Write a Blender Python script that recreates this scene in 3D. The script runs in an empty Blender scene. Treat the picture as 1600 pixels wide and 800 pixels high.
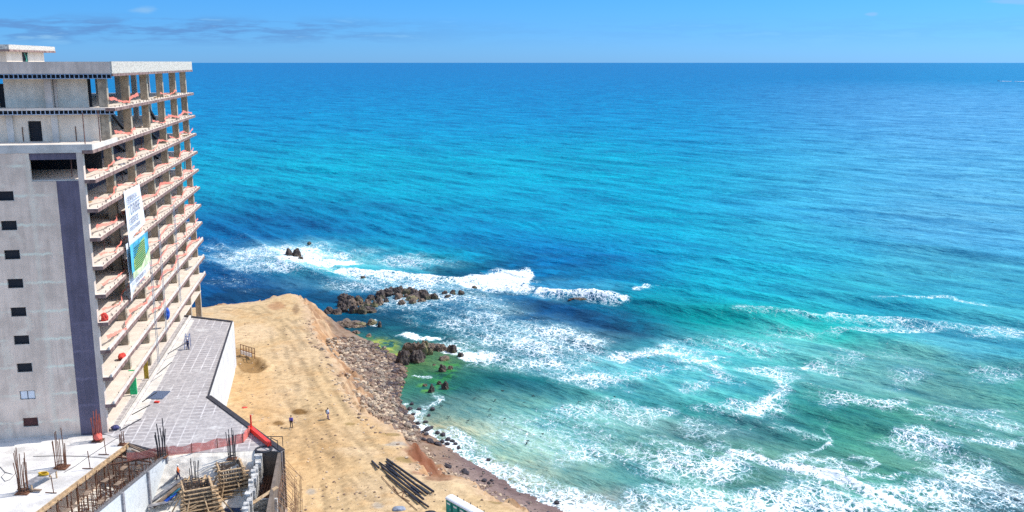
import bpy, bmesh, math, random
import numpy as np
from mathutils import Vector, Matrix
R = math.radians
random.seed(7)
rng = np.random.default_rng(11)
sc = bpy.context.scene
col = sc.collection

# ------------------------------------------------------------------ camera, sky, sun, exposure
CAMZ = 60.0
F_PX, TH = 1467.0, math.atan(303 / 1467.0)
cd = bpy.data.cameras.new('camera'); cam = bpy.data.objects.new('camera', cd); col.objects.link(cam)
cam.location = (0, 0, CAMZ); cam.rotation_euler = (math.pi / 2 - TH, 0, 0)
cd.sensor_fit = 'HORIZONTAL'; cd.sensor_width = 36; cd.lens = 36 * F_PX / 1600.0
cd.clip_start = 0.5; cd.clip_end = 200000
sc.camera = cam

SUN_EL = R(50)
SUN_V = Vector((0.93, 0.37, 0)).normalized() * math.cos(SUN_EL) + Vector((0, 0, math.sin(SUN_EL)))
SUN_AZ = math.atan2(SUN_V.x, SUN_V.y)
ld = bpy.data.lights.new('sun', 'SUN'); ld.energy = 2.3; ld.angle = R(0.5); ld.color = (1, .955, .88)
so = bpy.data.objects.new('sun', ld); col.objects.link(so)
so.rotation_euler = SUN_V.to_track_quat('Z', 'Y').to_euler()

w = bpy.data.worlds.new('World'); sc.world = w; w.use_nodes = True
nt = w.node_tree; nt.nodes.clear()
def wn(t, **k):
    n = nt.nodes.new(t)
    for a, b in k.items(): setattr(n, a, b)
    return n
out = wn('ShaderNodeOutputWorld'); bg = wn('ShaderNodeBackground'); bg.inputs[1].default_value = 0.15
sky = wn('ShaderNodeTexSky', sky_type='NISHITA', sun_disc=False)
sky.sun_elevation = SUN_EL; sky.sun_rotation = SUN_AZ
sky.altitude = 60; sky.air_density = 1.0; sky.dust_density = 0.25; sky.ozone_density = 3.0
tc = wn('ShaderNodeTexCoord'); sep = wn('ShaderNodeSeparateXYZ')
nt.links.new(tc.outputs['Generated'], sep.inputs[0])
# low sky tinted deeper blue; unseen upper sky warmed and brightened to fill shade
rmp = wn('ShaderNodeValToRGB'); e = rmp.color_ramp.elements
e[0].position = 0.0; e[0].color = (0.102, 0.255, 0.605, 1)
e[1].position = 1.0; e[1].color = (1.35, 1.08, .86, 1)
for p_, c_ in ((.03, (0.082, 0.232, 0.535, 1)), (.065, (0.071, 0.226, 0.484, 1)), (.2, (.34, .50, .70, 1)), (.5, (1.2, 1.04, .88, 1))):
    q = rmp.color_ramp.elements.new(p_); q.color = c_
nt.links.new(sep.outputs['Z'], rmp.inputs[0])
mul = wn('ShaderNodeMix', data_type='RGBA', blend_type='MULTIPLY'); mul.inputs[0].default_value = 1
nt.links.new(sky.outputs[0], mul.inputs[6]); nt.links.new(rmp.outputs[0], mul.inputs[7])
# thin cloud streaks, low above the horizon
mp = wn('ShaderNodeMapping'); mp.inputs['Scale'].default_value = (5.5, 5.5, 46)
mp.inputs['Location'].default_value = (0.35, 0, 0.2)
nt.links.new(tc.outputs['Generated'], mp.inputs[0])
cn = wn('ShaderNodeTexNoise'); cn.inputs['Scale'].default_value = 2.6; cn.inputs['Detail'].default_value = 9; cn.inputs['Roughness'].default_value = .62
nt.links.new(mp.outputs[0], cn.inputs[0])
def ramp1(src, a, b, c=None, d=None):
    m = wn('ShaderNodeMapRange', interpolation_type='SMOOTHSTEP'); m.inputs[1].default_value = a; m.inputs[2].default_value = b
    nt.links.new(src, m.inputs[0])
    if c is None: return m.outputs[0]
    m2 = wn('ShaderNodeMapRange', interpolation_type='SMOOTHSTEP'); m2.inputs[1].default_value = c; m2.inputs[2].default_value = d
    nt.links.new(src, m2.inputs[0])
    s = wn('ShaderNodeMath', operation='SUBTRACT'); s.use_clamp = True
    nt.links.new(m.outputs[0], s.inputs[0]); nt.links.new(m2.outputs[0], s.inputs[1]); return s.outputs[0]
def wm(op, a, b):
    m = wn('ShaderNodeMath', operation=op)
    for i, v in enumerate((a, b)):
        if isinstance(v, (int, float)): m.inputs[i].default_value = v
        else: nt.links.new(v, m.inputs[i])
    return m.outputs[0]
band = ramp1(sep.outputs['Z'], .012, .030, .034, .048)       # main cloud bank
left = ramp1(sep.outputs['X'], -.02, -.30)
leftm = wm('ADD', wm('MULTIPLY', left, .8), .12)
cl = ramp1(cn.outputs[0], .40, .56)
cmask = wm('MULTIPLY', wm('MULTIPLY', wm('MULTIPLY', band, leftm), cl), .9)
shade = wn('ShaderNodeMix', data_type='RGBA'); shade.inputs[6].default_value = (0.382, 0.924, 1.975, 1); shade.inputs[7].default_value = (0.955, 1.688, 2.484, 1)
nt.links.new(ramp1(cn.outputs[0], .56, .68), shade.inputs[0])
mixc = wn('ShaderNodeMix', data_type='RGBA')
nt.links.new(cmask, mixc.inputs[0]); nt.links.new(mul.outputs[2], mixc.inputs[6]); nt.links.new(shade.outputs[2], mixc.inputs[7])
# single small clouds higher up
c2 = wn('ShaderNodeTexNoise'); c2.inputs['Scale'].default_value = 3.1; c2.inputs['Detail'].default_value = 8
mp2 = wn('ShaderNodeMapping'); mp2.inputs['Scale'].default_value = (9, 9, 40); mp2.inputs['Location'].default_value = (2.1, .6, .9)
nt.links.new(tc.outputs['Generated'], mp2.inputs[0]); nt.links.new(mp2.outputs[0], c2.inputs[0])
tx = wm('DIVIDE', sep.outputs['X'], sep.outputs['Y']); tz = wm('DIVIDE', sep.outputs['Z'], sep.outputs['Y']); m2 = None
for px_, py_, wx__, wz__ in ((245, 15, 26, 9), (1562, 2, 50, 6), (1345, 22, 12, 3.5)):
    kx, kz = (px_ - 800) / 1467 * 1.0, math.tan(TH * -1 + math.atan((400 - py_) / 1467)); ux_ = wm('MULTIPLY', wm('SUBTRACT', tx, kx), 1467 / wx__); uz_ = wm('MULTIPLY', wm('SUBTRACT', tz, kz), 1467 / wz__)
    d_ = wm('SQRT', wm('ADD', wm('MULTIPLY', ux_, ux_), wm('MULTIPLY', uz_, uz_)), 0); v_ = ramp1(wm('SUBTRACT', wm('ADD', wm('MULTIPLY', c2.outputs[0], 2.6), -.75), d_), -.35, .45); m2 = v_ if m2 is None else wm('MAXIMUM', m2, v_)
m2 = wm('MULTIPLY', m2, wn('ShaderNodeClamp').outputs[0]) if False else m2
mix2 = wn('ShaderNodeMix', data_type='RGBA'); mix2.inputs[7].default_value = (1.0, 1.75, 2.6, 1)
nt.links.new(wm('MULTIPLY', m2, .55), mix2.inputs[0]); nt.links.new(mixc.outputs[2], mix2.inputs[6])
nt.links.new(mix2.outputs[2], bg.inputs[0]); nt.links.new(bg.outputs[0], out.inputs[0])

vs = sc.view_settings
vs.view_transform = 'Standard'; vs.look = 'None'; vs.gamma = 1; vs.use_curve_mapping = False
vs.exposure = 1.15
sc.render.engine = 'CYCLES'
sc.cycles.use_denoising = False
sc.cycles.max_bounces = 5; sc.cycles.diffuse_bounces = 3; sc.cycles.glossy_bounces = 2; sc.cycles.transparent_max_bounces = 12
sc.cycles.sample_clamp_indirect = 3; sc.cycles.sample_clamp_direct = 5

# ------------------------------------------------------------------ where things stand: a map point from a sighting
CT, ST = math.cos(TH), math.sin(TH)
def at(x, y, z):
    a = (x - 800) / F_PX; b = -(y - 400) / F_PX
    d = (a, CT + b * ST, -ST + b * CT); t = (z - CAMZ) / d[2]
    return Vector((d[0] * t, d[1] * t, z))
def at2(x, y, z=0.0):
    p = at(x, y, z); return (p.x, p.y)

# ------------------------------------------------------------------ helpers
def tag(o, label=None, cat=None, group=None, kind=None):
    if label: o['label'] = label
    if cat: o['category'] = cat
    if group: o['group'] = group
    if kind: o['kind'] = kind
    return o
def empty(name, loc=(0, 0, 0), rz=0, label=None, cat=None, group=None):
    o = bpy.data.objects.new(name, None); col.objects.link(o)
    o.location = loc; o.rotation_euler = (0, 0, rz); o.empty_display_size = .5
    return tag(o, label, cat, group)
def copy_tree(o, parent=None):
    c = o.copy(); col.objects.link(c); c.parent = parent
    for ch in list(o.children): copy_tree(ch, c)
    return c

class MB:
    def __init__(s): s.v = []; s.f = []; s.mi = []; s.m = 0
    def face(s, pts):
        n = len(s.v); s.v += [tuple(p) for p in pts]; s.f.append(tuple(range(n, n + len(pts)))); s.mi.append(s.m)
    def box(s, x0, x1, y0, y1, z0, z1, M=None):
        n = len(s.v)
        P = [(x0,y0,z0),(x1,y0,z0),(x1,y1,z0),(x0,y1,z0),(x0,y0,z1),(x1,y0,z1),(x1,y1,z1),(x0,y1,z1)]
        if M is not None: P = [tuple(M @ Vector(p)) for p in P]
        s.v += P
        for q in ((0,3,2,1),(4,5,6,7),(0,1,5,4),(1,2,6,5),(2,3,7,6),(3,0,4,7)):
            s.f.append(tuple(n + i for i in q)); s.mi.append(s.m)
    def bar(s, a, b, w, h=None, up=Vector((0, 0, 1))):      # rectangular bar from a to b
        a, b = Vector(a), Vector(b); h = h or w
        d = (b - a); L = d.length
        if L < 1e-6: return
        d /= L
        if abs(d.dot(up)) > .98: up = Vector((1, 0, 0))
        sx = d.cross(up).normalized(); sy = sx.cross(d)
        n = len(s.v)
        for p in (a, b):
            for i, j in ((-1,-1),(1,-1),(1,1),(-1,1)): s.v.append(tuple(p + sx * (i * w / 2) + sy * (j * h / 2)))
        for q in ((0,1,2,3),(7,6,5,4),(0,4,5,1),(1,5,6,2),(2,6,7,3),(3,7,4,0)):
            s.f.append(tuple(n + i for i in q)); s.mi.append(s.m)
    def tube(s, pts, r, k=6, r2=None):
        pts = [Vector(p) for p in pts]; rings = []
        for i, p in enumerate(pts):
            d = (pts[min(i + 1, len(pts) - 1)] - pts[max(i - 1, 0)]).normalized()
            up = Vector((0, 0, 1)) if abs(d.z) < .9 else Vector((1, 0, 0))
            a = d.cross(up).normalized(); b = a.cross(d); n = len(s.v)
            rr = r if r2 is None else r + (r2 - r) * i / (len(pts) - 1)
            for j in range(k):
                t = 2 * math.pi * j / k; s.v.append(tuple(p + a * (rr * math.cos(t)) + b * (rr * math.sin(t))))
            rings.append(n)
        for i in range(len(rings) - 1):
            for j in range(k):
                s.f.append((rings[i] + j, rings[i] + (j + 1) % k, rings[i + 1] + (j + 1) % k, rings[i + 1] + j)); s.mi.append(s.m)
        s.f.append(tuple(rings[0] + j for j in reversed(range(k)))); s.mi.append(s.m)
        s.f.append(tuple(rings[-1] + j for j in range(k))); s.mi.append(s.m)
    def poly_prism(s, pts, z0, z1):
        a = [(p[0], p[1], z0) for p in pts]; b = [(p[0], p[1], z1) for p in pts]
        ar = sum(pts[i][0] * pts[(i+1) % len(pts)][1] - pts[(i+1) % len(pts)][0] * pts[i][1] for i in range(len(pts)))
        if ar < 0: a.reverse(); b.reverse()
        n = len(s.v); k = len(a); s.v += a + b
        s.f.append(tuple(n + i for i in reversed(range(k)))); s.mi.append(s.m)
        s.f.append(tuple(n + k + i for i in range(k))); s.mi.append(s.m)
        for i in range(k):
            j = (i + 1) % k; s.f.append((n + i, n + j, n + k + j, n + k + i)); s.mi.append(s.m)
    def build(s, name, mats, parent=None, smooth=False, label=None):
        me = bpy.data.meshes.new(name); me.from_pydata(s.v, [], s.f); me.update()
        if not isinstance(mats, (list, tuple)): mats = [mats]
        for m in mats: me.materials.append(m)
        if len(mats) > 1: me.polygons.foreach_set('material_index', s.mi)
        if smooth: me.polygons.foreach_set('use_smooth', [True] * len(me.polygons))
        o = bpy.data.objects.new(name, me); col.objects.link(o)
        if parent: o.parent = parent
        if label: o['label'] = label
        return o

# numpy value noise
def _h(ix, iy, iz=0, seed=0):
    n = (ix * 374761393 + iy * 668265263 + iz * 2147483647 + seed * 974634777).astype(np.int64) & 0xffffffff
    n = ((n ^ (n >> 13)) * 1274126177) & 0xffffffff
    n = ((n ^ (n >> 16)) * 2246822519) & 0xffffffff
    return ((n ^ (n >> 15)) & 0xffff) / 65535.0
def vnoise(x, y, z=None, seed=0):
    ix, iy = np.floor(x).astype(np.int64), np.floor(y).astype(np.int64)
    fx, fy = x - ix, y - iy; ux, uy = fx*fx*(3-2*fx), fy*fy*(3-2*fy)
    def lay(iz):
        return ((1-uy)*((1-ux)*_h(ix,iy,iz,seed)+ux*_h(ix+1,iy,iz,seed)) + uy*((1-ux)*_h(ix,iy+1,iz,seed)+ux*_h(ix+1,iy+1,iz,seed)))
    if z is None: return lay(np.zeros_like(ix))
    iz = np.floor(z).astype(np.int64); fz = z - iz; uz = fz*fz*(3-2*fz)
    return (1-uz)*lay(iz) + uz*lay(iz+1)
def fbm(x, y, z=None, oct=4, seed=0):
    t = 0; a = .5; s = 0
    for i in range(oct):
        t = t + a * vnoise(x * 2**i, y * 2**i, None if z is None else z * 2**i, seed + i * 17); s += a; a *= .5
    return t / s            # 0..1
def sstep(a, b, x):
    t = np.clip((x - a) / (b - a), 0, 1); return t * t * (3 - 2 * t)
def seg_dist(X, Y, pts, closed=False):
    best = np.full(X.shape, 1e9); n = len(pts); bt = np.zeros(X.shape)
    tot = 0; Ls = []
    for i in range(n if closed else n - 1):
        a = pts[i]; b = pts[(i + 1) % n]; Ls.append(math.hypot(b[0]-a[0], b[1]-a[1]))
    T = sum(Ls); acc = 0
    for i in range(n if closed else n - 1):
        a = pts[i]; b = pts[(i + 1) % n]; dx, dy = b[0]-a[0], b[1]-a[1]; l2 = dx*dx + dy*dy + 1e-12
        t = np.clip(((X-a[0])*dx + (Y-a[1])*dy) / l2, 0, 1)
        d = np.hypot(X-a[0]-t*dx, Y-a[1]-t*dy); m = d < best
        best = np.where(m, d, best); bt = np.where(m, (acc + t * Ls[i]) / T, bt); acc += Ls[i]
    return best, bt
def inside(X, Y, pts):
    r = np.zeros(X.shape, bool); n = len(pts)
    for i in range(n):
        x0, y0 = pts[i]; x1, y1 = pts[(i + 1) % n]
        if y0 == y1: continue
        c = ((y0 > Y) != (y1 > Y)) & (X < (x1 - x0) * (Y - y0) / (y1 - y0) + x0); r ^= c
    return r
def lin(r, g, b):
    f = lambda c: (c/255/12.92) if c/255 <= .04045 else ((c/255+.055)/1.055)**2.4
    return (f(r), f(g), f(b))
def grid_mesh(name, X, Y, Z, attrs, mat):
    ny, nx = X.shape
    me = bpy.data.meshes.new(name); co = np.stack([X, Y, Z], -1).reshape(-1, 3).astype(np.float32)
    idx = np.arange(nx * ny).reshape(ny, nx)
    q = np.stack([idx[:-1, :-1], idx[:-1, 1:], idx[1:, 1:], idx[1:, :-1]], -1).reshape(-1, 4).astype(np.int32)
    me.vertices.add(len(co)); me.vertices.foreach_set('co', co.ravel())
    me.loops.add(q.size); me.loops.foreach_set('vertex_index', q.ravel())
    me.polygons.add(len(q)); me.polygons.foreach_set('loop_start', np.arange(0, q.size, 4, dtype=np.int32))
    me.polygons.foreach_set('loop_total', np.full(len(q), 4, np.int32)); me.polygons.foreach_set('use_smooth', np.ones(len(q), bool))
    me.update(calc_edges=True)
    for k, v in attrs.items():
        if v.ndim == 3:
            a = me.attributes.new(k, 'FLOAT_COLOR', 'POINT'); c = np.ones((nx * ny, 4), np.float32); c[:, :3] = v.reshape(-1, 3); a.data.foreach_set('color', c.ravel())
        else:
            a = me.attributes.new(k, 'FLOAT', 'POINT'); a.data.foreach_set('value', v.ravel().astype(np.float32))
    me.materials.append(mat); o = bpy.data.objects.new(name, me); col.objects.link(o); return o

# ------------------------------------------------------------------ materials
class NT:
    def __init__(s, name):
        s.m = bpy.data.materials.new(name); s.m.use_nodes = True; s.t = s.m.node_tree; s.t.nodes.clear()
        s.o = s.t.nodes.new('ShaderNodeOutputMaterial'); s.b = s.t.nodes.new('ShaderNodeBsdfPrincipled')
        s.t.links.new(s.b.outputs[0], s.o.inputs[0]); s.tc = s.t.nodes.new('ShaderNodeTexCoord')
    def n(s, t, **k):
        n = s.t.nodes.new(t)
        for a, b in k.items(): setattr(n, a, b)
        return n
    def l(s, a, b): s.t.links.new(a, b)
    def val(s, v, sock):
        if isinstance(v, (int, float)): sock.default_value = v
        elif isinstance(v, tuple): sock.default_value = v if len(v) == 4 else (*v, 1)
        else: s.l(v, sock)
    def math(s, op, a, b=0.0, clamp=False):
        m = s.n('ShaderNodeMath', operation=op); m.use_clamp = clamp; s.val(a, m.inputs[0]); s.val(b, m.inputs[1]); return m.outputs[0]
    def mapr(s, v, a, b, c=0.0, d=1.0, sm=True):
        m = s.n('ShaderNodeMapRange', interpolation_type='SMOOTHSTEP' if sm else 'LINEAR')
        s.val(v, m.inputs[0]); m.inputs[1].default_value = a; m.inputs[2].default_value = b; m.inputs[3].default_value = c; m.inputs[4].default_value = d; return m.outputs[0]
    def mix(s, f, a, b, bt='MIX'):
        m = s.n('ShaderNodeMix', data_type='RGBA', blend_type=bt); s.val(f, m.inputs[0]); s.val(a, m.inputs[6]); s.val(b, m.inputs[7]); return m.outputs[2]
    def coord(s, scale=(1, 1, 1), rot=(0, 0, 0), src=None):
        m = s.n('ShaderNodeMapping'); m.inputs['Scale'].default_value = scale; m.inputs['Rotation'].default_value = rot
        s.l(src or s.tc.outputs['Object'], m.inputs[0]); return m.outputs[0]
    def along(s, ang, k):       # texture space turned so x runs across the crests, stretched k times along them
        m = s.n('ShaderNodeMapping'); m.vector_type = 'TEXTURE'; m.inputs['Rotation'].default_value = (0, 0, R(ang)); m.inputs['Scale'].default_value = (1, k, 1); s.l(s.tc.outputs['Object'], m.inputs[0]); return m.outputs[0]
    def noise(s, vec, scale, detail=5, rough=.55, dist=0):
        m = s.n('ShaderNodeTexNoise'); s.l(vec, m.inputs[0]); m.inputs['Scale'].default_value = scale
        m.inputs['Detail'].default_value = detail; m.inputs['Roughness'].default_value = rough; m.inputs['Distortion'].default_value = dist; return m.outputs[0]
    def bump(s, h, strength, dist, prev=None):
        m = s.n('ShaderNodeBump'); m.inputs['Strength'].default_value = strength; m.inputs['Distance'].default_value = dist
        s.l(h, m.inputs['Height'])
        if prev is not None: s.l(prev, m.inputs['Normal'])
        return m.outputs[0]
MATS = {}
def plain(name, c, rough=.7, var=.25, scale=1.5, bump=.2, bd=.02, metal=0, c2=None, stretch=(1, 1, 1), spec=.5):
    if name in MATS: return MATS[name]
    t = NT(name); v = t.coord(stretch)
    n1 = t.noise(v, scale, 6); n2 = t.noise(v, scale * 7, 4)
    d = c2 or tuple(x * (1 - var) for x in c); u = tuple(min(1, x * (1 + var * .6)) for x in c)
    f = t.mapr(t.math('ADD', t.math('MULTIPLY', n1, .7), t.math('MULTIPLY', n2, .3)), .36, .64)
    t.l(t.mix(f, d, u), t.b.inputs['Base Color'])
    t.b.inputs['Roughness'].default_value = rough; t.b.inputs['Metallic'].default_value = metal; t.b.inputs['Specular IOR Level'].default_value = spec
    if bump: t.l(t.bump(n2, bump, bd), t.b.inputs['Normal'])
    MATS[name] = t.m; return t.m

def concrete(name, c, stain=.35, joints=0, scale=.35, streak=True, rough=.85, jz=3.33, jo=0):
    """cast concrete with pour joints, vertical run-off streaks and blotches"""
    if name in MATS: return MATS[name]
    t = NT(name); v = t.coord(); vs_ = t.coord((1, 1, .12))
    n1 = t.noise(v, scale, 7, .6); n2 = t.noise(vs_, 1.6, 5); n3 = t.noise(v, 9, 4)
    d = tuple(x * (1 - stain) for x in c); u = tuple(min(1, x * (1 + stain * .45)) for x in c)
    f = t.math('ADD', t.math('MULTIPLY', n1, .6), t.math('MULTIPLY', n2 if streak else n3, .4))
    cc = t.mix(t.mapr(f, .38, .62), d, u)
    cc = t.mix(t.mapr(n3, .3, .75, 0, .35), cc, tuple(x * .75 for x in c))
    if joints:
        sp = t.n('ShaderNodeSeparateXYZ'); t.l(t.tc.outputs['Object'], sp.inputs[0])
        wob = t.math('MULTIPLY', t.math('SUBTRACT', n2, .5), .16)
        z = t.math('ADD', t.math('DIVIDE', t.math('SUBTRACT', sp.outputs[2], jo), jz), wob)
        fr = t.math('FRACT', z); near = t.mapr(t.math('ABSOLUTE', t.math('SUBTRACT', fr, .5)), .425, .495)
        eff = t.math('MULTIPLY', near, t.mapr(t.noise(t.coord((.25, .25, .05)), 1.3, 5), .38, .62))
        vst = t.mapr(t.math('ABSOLUTE', t.math('SUBTRACT', t.math('ADD', sp.outputs[1], t.math('MULTIPLY', t.noise(t.coord((1, 1, .3)), .5, 4), .8)), 6.1)), .45, .1, 0, .45); cc = t.mix(t.math('MULTIPLY', vst, n3), cc, tuple(min(.92, x * 1.3) for x in c)); cc = t.mix(t.math('MULTIPLY', eff, .85), cc, tuple(min(.92, x * 1.3) for x in c))
        fz2 = t.math('ABSOLUTE', t.math('SUBTRACT', t.math('FRACT', t.math('DIVIDE', sp.outputs[2], 1.11)), .5))
        fy2 = t.math('ABSOLUTE', t.math('SUBTRACT', t.math('FRACT', t.math('DIVIDE', sp.outputs[1], 2.44)), .5))
        pt = t.noise(t.coord((.5, .5, .5)), .9, 3, .5); cc = t.mix(t.mapr(pt, .60, .66, 0, .5), cc, tuple(min(.92, x * 1.12) for x in c)); dp = t.noise(t.coord((1, 2.2, .05)), 1.1, 6, .7); cc = t.mix(t.mapr(dp, .56, .70, 0, .45), cc, tuple(x * .66 for x in c))
        ln = t.math('MAXIMUM', t.mapr(fz2, .488, .497), t.mapr(fy2, .494, .4985))
        cc = t.mix(t.math('MULTIPLY', ln, .35), cc, tuple(x * .6 for x in c))
    t.l(cc, t.b.inputs['Base Color']); t.b.inputs['Roughness'].default_value = rough
    t.l(t.bump(n3, .3, .02), t.b.inputs['Normal'])
    MATS[name] = t.m; return t.m

M_end = concrete('end_wall_concrete', (.90, .69, .53), .22, joints=1, jo=1.76)
M_conc = concrete('grey_concrete', (.74, .60, .49), .22)
M_conclight = concrete('light_concrete', (.70, .64, .56), .25, streak=False, scale=.5)
M_slabtop = concrete('slab_concrete', (.74, .64, .54), .2, streak=False, scale=.6)
M_col = concrete('column_concrete', (.44, .36, .26), .4, scale=1.2)
M_penth = concrete('penthouse_concrete', (.86, .72, .56), .16, scale=.7)
M_fasc = plain('rough_render', (.60, .55, .47), .95, .35, 5, .8, .06)
M_purple = concrete('slate_render', (.155, .13, .175), .25, scale=.3, streak=True, joints=1, jo=.1)
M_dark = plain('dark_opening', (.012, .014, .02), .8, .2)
M_steel = plain('galvanised_steel', (.45, .50, .58), .4, .2, 4, .1, metal=.6)
M_black = plain('black_steel', (.03, .03, .035), .5, .3, 3)
M_rust = plain('rusty_steel', (.17, .07, .035), .85, .5, 6, .4)
M_wood = plain('formwork_timber', (.50, .34, .19), .8, .4, 3, .3)
M_ply = plain('weathered_plywood', (.24, .17, .12), .85, .45, 2, .3)
M_plank = plain('grey_plank', (.26, .25, .26), .85, .4, 2, .3)
M_blue = plain('blue_tarp', (.01, .09, .50), .5, .3, 2, .5, .1)
M_redt = plain('red_netting_heap', (.70, .05, .03), .7, .3, 3, .6, .1)
M_green = plain('green_sheet', (.02, .62, .22), .6, .25, 1.5, .4, .05)
M_yellow = plain('yellow_sheet', (.55, .36, .03), .7, .3, 3, .2)
M_white = plain('white_paint', (.80, .80, .80), .55, .08, 2, .1)
M_glass = plain('window_glass', (.05, .07, .09), .08, .2, 1, 0)

def mk_edge():
    t = NT('pour_stop_edge'); sp = t.n('ShaderNodeSeparateXYZ'); t.l(t.tc.outputs['Object'], sp.inputs[0])
    fr = t.math('FRACT', t.math('DIVIDE', sp.outputs[0], 2.05)); j = t.mapr(t.math('ABSOLUTE', t.math('SUBTRACT', fr, .5)), .46, .475)
    n = t.noise(t.coord(), 1.5, 5)
    c = t.mix(t.mapr(n, .35, .65), (.17, .09, .075), (.31, .20, .165))
    t.l(t.mix(j, c, (.03, .02, .02)), t.b.inputs['Base Color']); t.b.inputs['Roughness'].default_value = .8; return t.m
M_edge = mk_edge()
def mk_net(name, c, alpha=.72):
    t = NT(name)
    sp = t.n('ShaderNodeSeparateXYZ'); t.l(t.tc.outputs['UV'], sp.inputs[0])
    a = t.math('ABSOLUTE', t.math('SUBTRACT', t.math('FRACT', t.math('MULTIPLY', sp.outputs[0], 7)), .5))
    b = t.math('ABSOLUTE', t.math('SUBTRACT', t.math('FRACT', t.math('MULTIPLY', sp.outputs[1], 7)), .5))
    g = t.math('MAXIMUM', t.mapr(a, .2, .3), t.mapr(b, .2, .3))
    n = t.noise(t.coord(), 1.1, 3)
    al = t.math('MULTIPLY', t.math('MAXIMUM', g, .35), t.mapr(n, .2, .5, alpha, 1))
    t.b.inputs['Base Color'].default_value = (*c, 1); t.b.inputs['Roughness'].default_value = .7
    t.l(al, t.b.inputs['Alpha']); return t.m
M_net = mk_net('orange_net', (.76, .20, .13), .6)

# ------------------------------------------------------------------ terrain
Z_TOP = 9.0
P = lambda *a: at2(a[0], a[1], a[2] if len(a) > 2 else 0.0)
top_edge = [(-400, 196), (-90, 193)] + [P(x, y, Z_TOP) for x, y in
    ((318, 478), (345, 473), (385, 471), (412, 467), (430, 461), (447, 457), (465, 458), (476, 464), (482, 478), (488, 492), (492, 507), (496, 522),
     (508, 540), (520, 552), (530, 568), (538, 590), (548, 612), (566, 634), (590, 652), (612, 668), (634, 680), (648, 694), (640, 706), (648, 722), (668, 738),
     (690, 744), (716, 741), (738, 744), (758, 760), (776, 776), (800, 780), (818, 790), (832, 808), (880, 850))] + [(14, 85), (30, 60), (40, 30)]
shore = [(-400, 205), (-95, 202), (-72, 203), (-60, 207)] + [P(x, y) for x, y in
    ((452, 476), (466, 486), (486, 508), (498, 516), (514, 512), (545, 520), (575, 532), (600, 548), (622, 560), (634, 580), (628, 602), (622, 622), (634, 648),
     (652, 668), (690, 693), (724, 716), (752, 734), (784, 750), (806, 768), (842, 782), (885, 802), (930, 822), (1000, 850))] + [(34, 85), (52, 60), (70, 30)]
top_poly = top_edge + [(-400, 30)]
def axis(segs):
    out = []
    for a, b, st in segs: out += list(np.arange(a, b, st))
    return np.array(out)
gx = axis([(-400, -110, 12), (-110, -64, .9), (-64, 26, .33), (26, 76, 1.2)])
gy = axis([(30, 78, 1.5), (78, 185, .36), (185, 216, .4), (216, 240, 2)])
TX, TY = np.meshgrid(gx, gy)
ein = inside(TX, TY, top_poly)
wx = TX + (fbm(TX * .5, TY * .5, oct=4, seed=3) - .5) * 2.6; wy = TY + (fbm(TX * .5, TY * .5, oct=4, seed=9) - .5) * 2.6
wx2 = TX + (fbm(TX * .9, TY * .9, oct=3, seed=31) - .5) * 1.6; wy2 = TY + (fbm(TX * .9, TY * .9, oct=3, seed=39) - .5) * 1.6
d_top, _ = seg_dist(wx, wy, top_edge); in_top = inside(wx, wy, top_poly)
shore_poly = shore + [(-400, 30)]
d_sh, t_sh = seg_dist(wx2, wy2, shore); in_sh = inside(wx2, wy2, shore_poly)
d1 = np.where(in_top, 0, d_top); d2 = np.where(in_sh, d_sh, 0)
t = d1 / (d1 + d2 + 1e-6)                    # 0 at the top edge, 1 at the waterline
# steep face first, then apron
beach = sstep(8, 14, TY * 0 + d1 + d2)
zf = np.interp(t, [0, .12, .30, .45, 1], [1, .72, .38, .24, .015])
zs = np.interp(t, [0, .35, .7, 1], [1, .75, .35, 0])
ZT = Z_TOP * (zs * (1 - beach) + zf * beach)
ero = fbm(TX * .35, TY * .35, oct=5, seed=21)
face = np.clip(1 - np.abs(t - .18) / .22, 0, 1) * (~in_top)
gul = np.abs(fbm(TX * .28 + 3, TY * .28, oct=4, seed=5) - .5) * 2
ZT = ZT + face * ((ero - .5) * 2.4 - (1 - gul) ** 4 * 1.6)
ZT = np.where(in_top, Z_TOP + (fbm(TX * .12, TY * .12, oct=4, seed=2) - .5) * .25 + (fbm(TX * 1.1, TY * 1.1, oct=3, seed=6) - .5) * .06, ZT)
# rounded lip, broken by erosion
ZT = ZT - np.where(in_top, np.exp(-d_top / .9) * .55 * (.3 + 1.4 * ero), 0)
deep = np.where(in_sh, 0, -d_sh * .10 - .02)
ZT = np.where(in_sh, np.maximum(ZT, .02 * d_sh), deep)
def blob(X, Y, px_, py_, rx, ry, z=0.0):
    c = at(px_, py_, z); a = at(px_ + rx, py_, z) - c; b = at(px_, py_ + ry, z) - c
    M = np.linalg.inv(np.array([[a.x, b.x], [a.y, b.y]])); dx, dy = X - c.x, Y - c.y
    return np.hypot(M[0, 0] * dx + M[0, 1] * dy, M[1, 0] * dx + M[1, 1] * dy)
# dug pit with a spoil ring by the retaining wall
wobx = TX + (fbm(TX, TY, oct=3, seed=50) - .5) * 1.2; woby = TY + (fbm(TX, TY, oct=3, seed=51) - .5) * 1.2
pit = blob(wobx, woby, 394, 573, 25, 14, Z_TOP)
ZT += np.where(pit < 1.5, -.7 * sstep(1.0, .45, pit) + .35 * np.exp(-((pit - 1.05) / .16) ** 2), 0)
for px_, py_, rx, ry, h_ in ((540, 708, 20, 5, .5), (605, 690, 16, 5, -.4), (640, 655, 9, 3, .5), (378, 553, 12, 4, .5), (700, 760, 20, 6, .5)):
    q = blob(TX, TY, px_, py_, rx, ry, Z_TOP); ZT += h_ * np.exp(-q ** 2) * in_top
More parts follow.
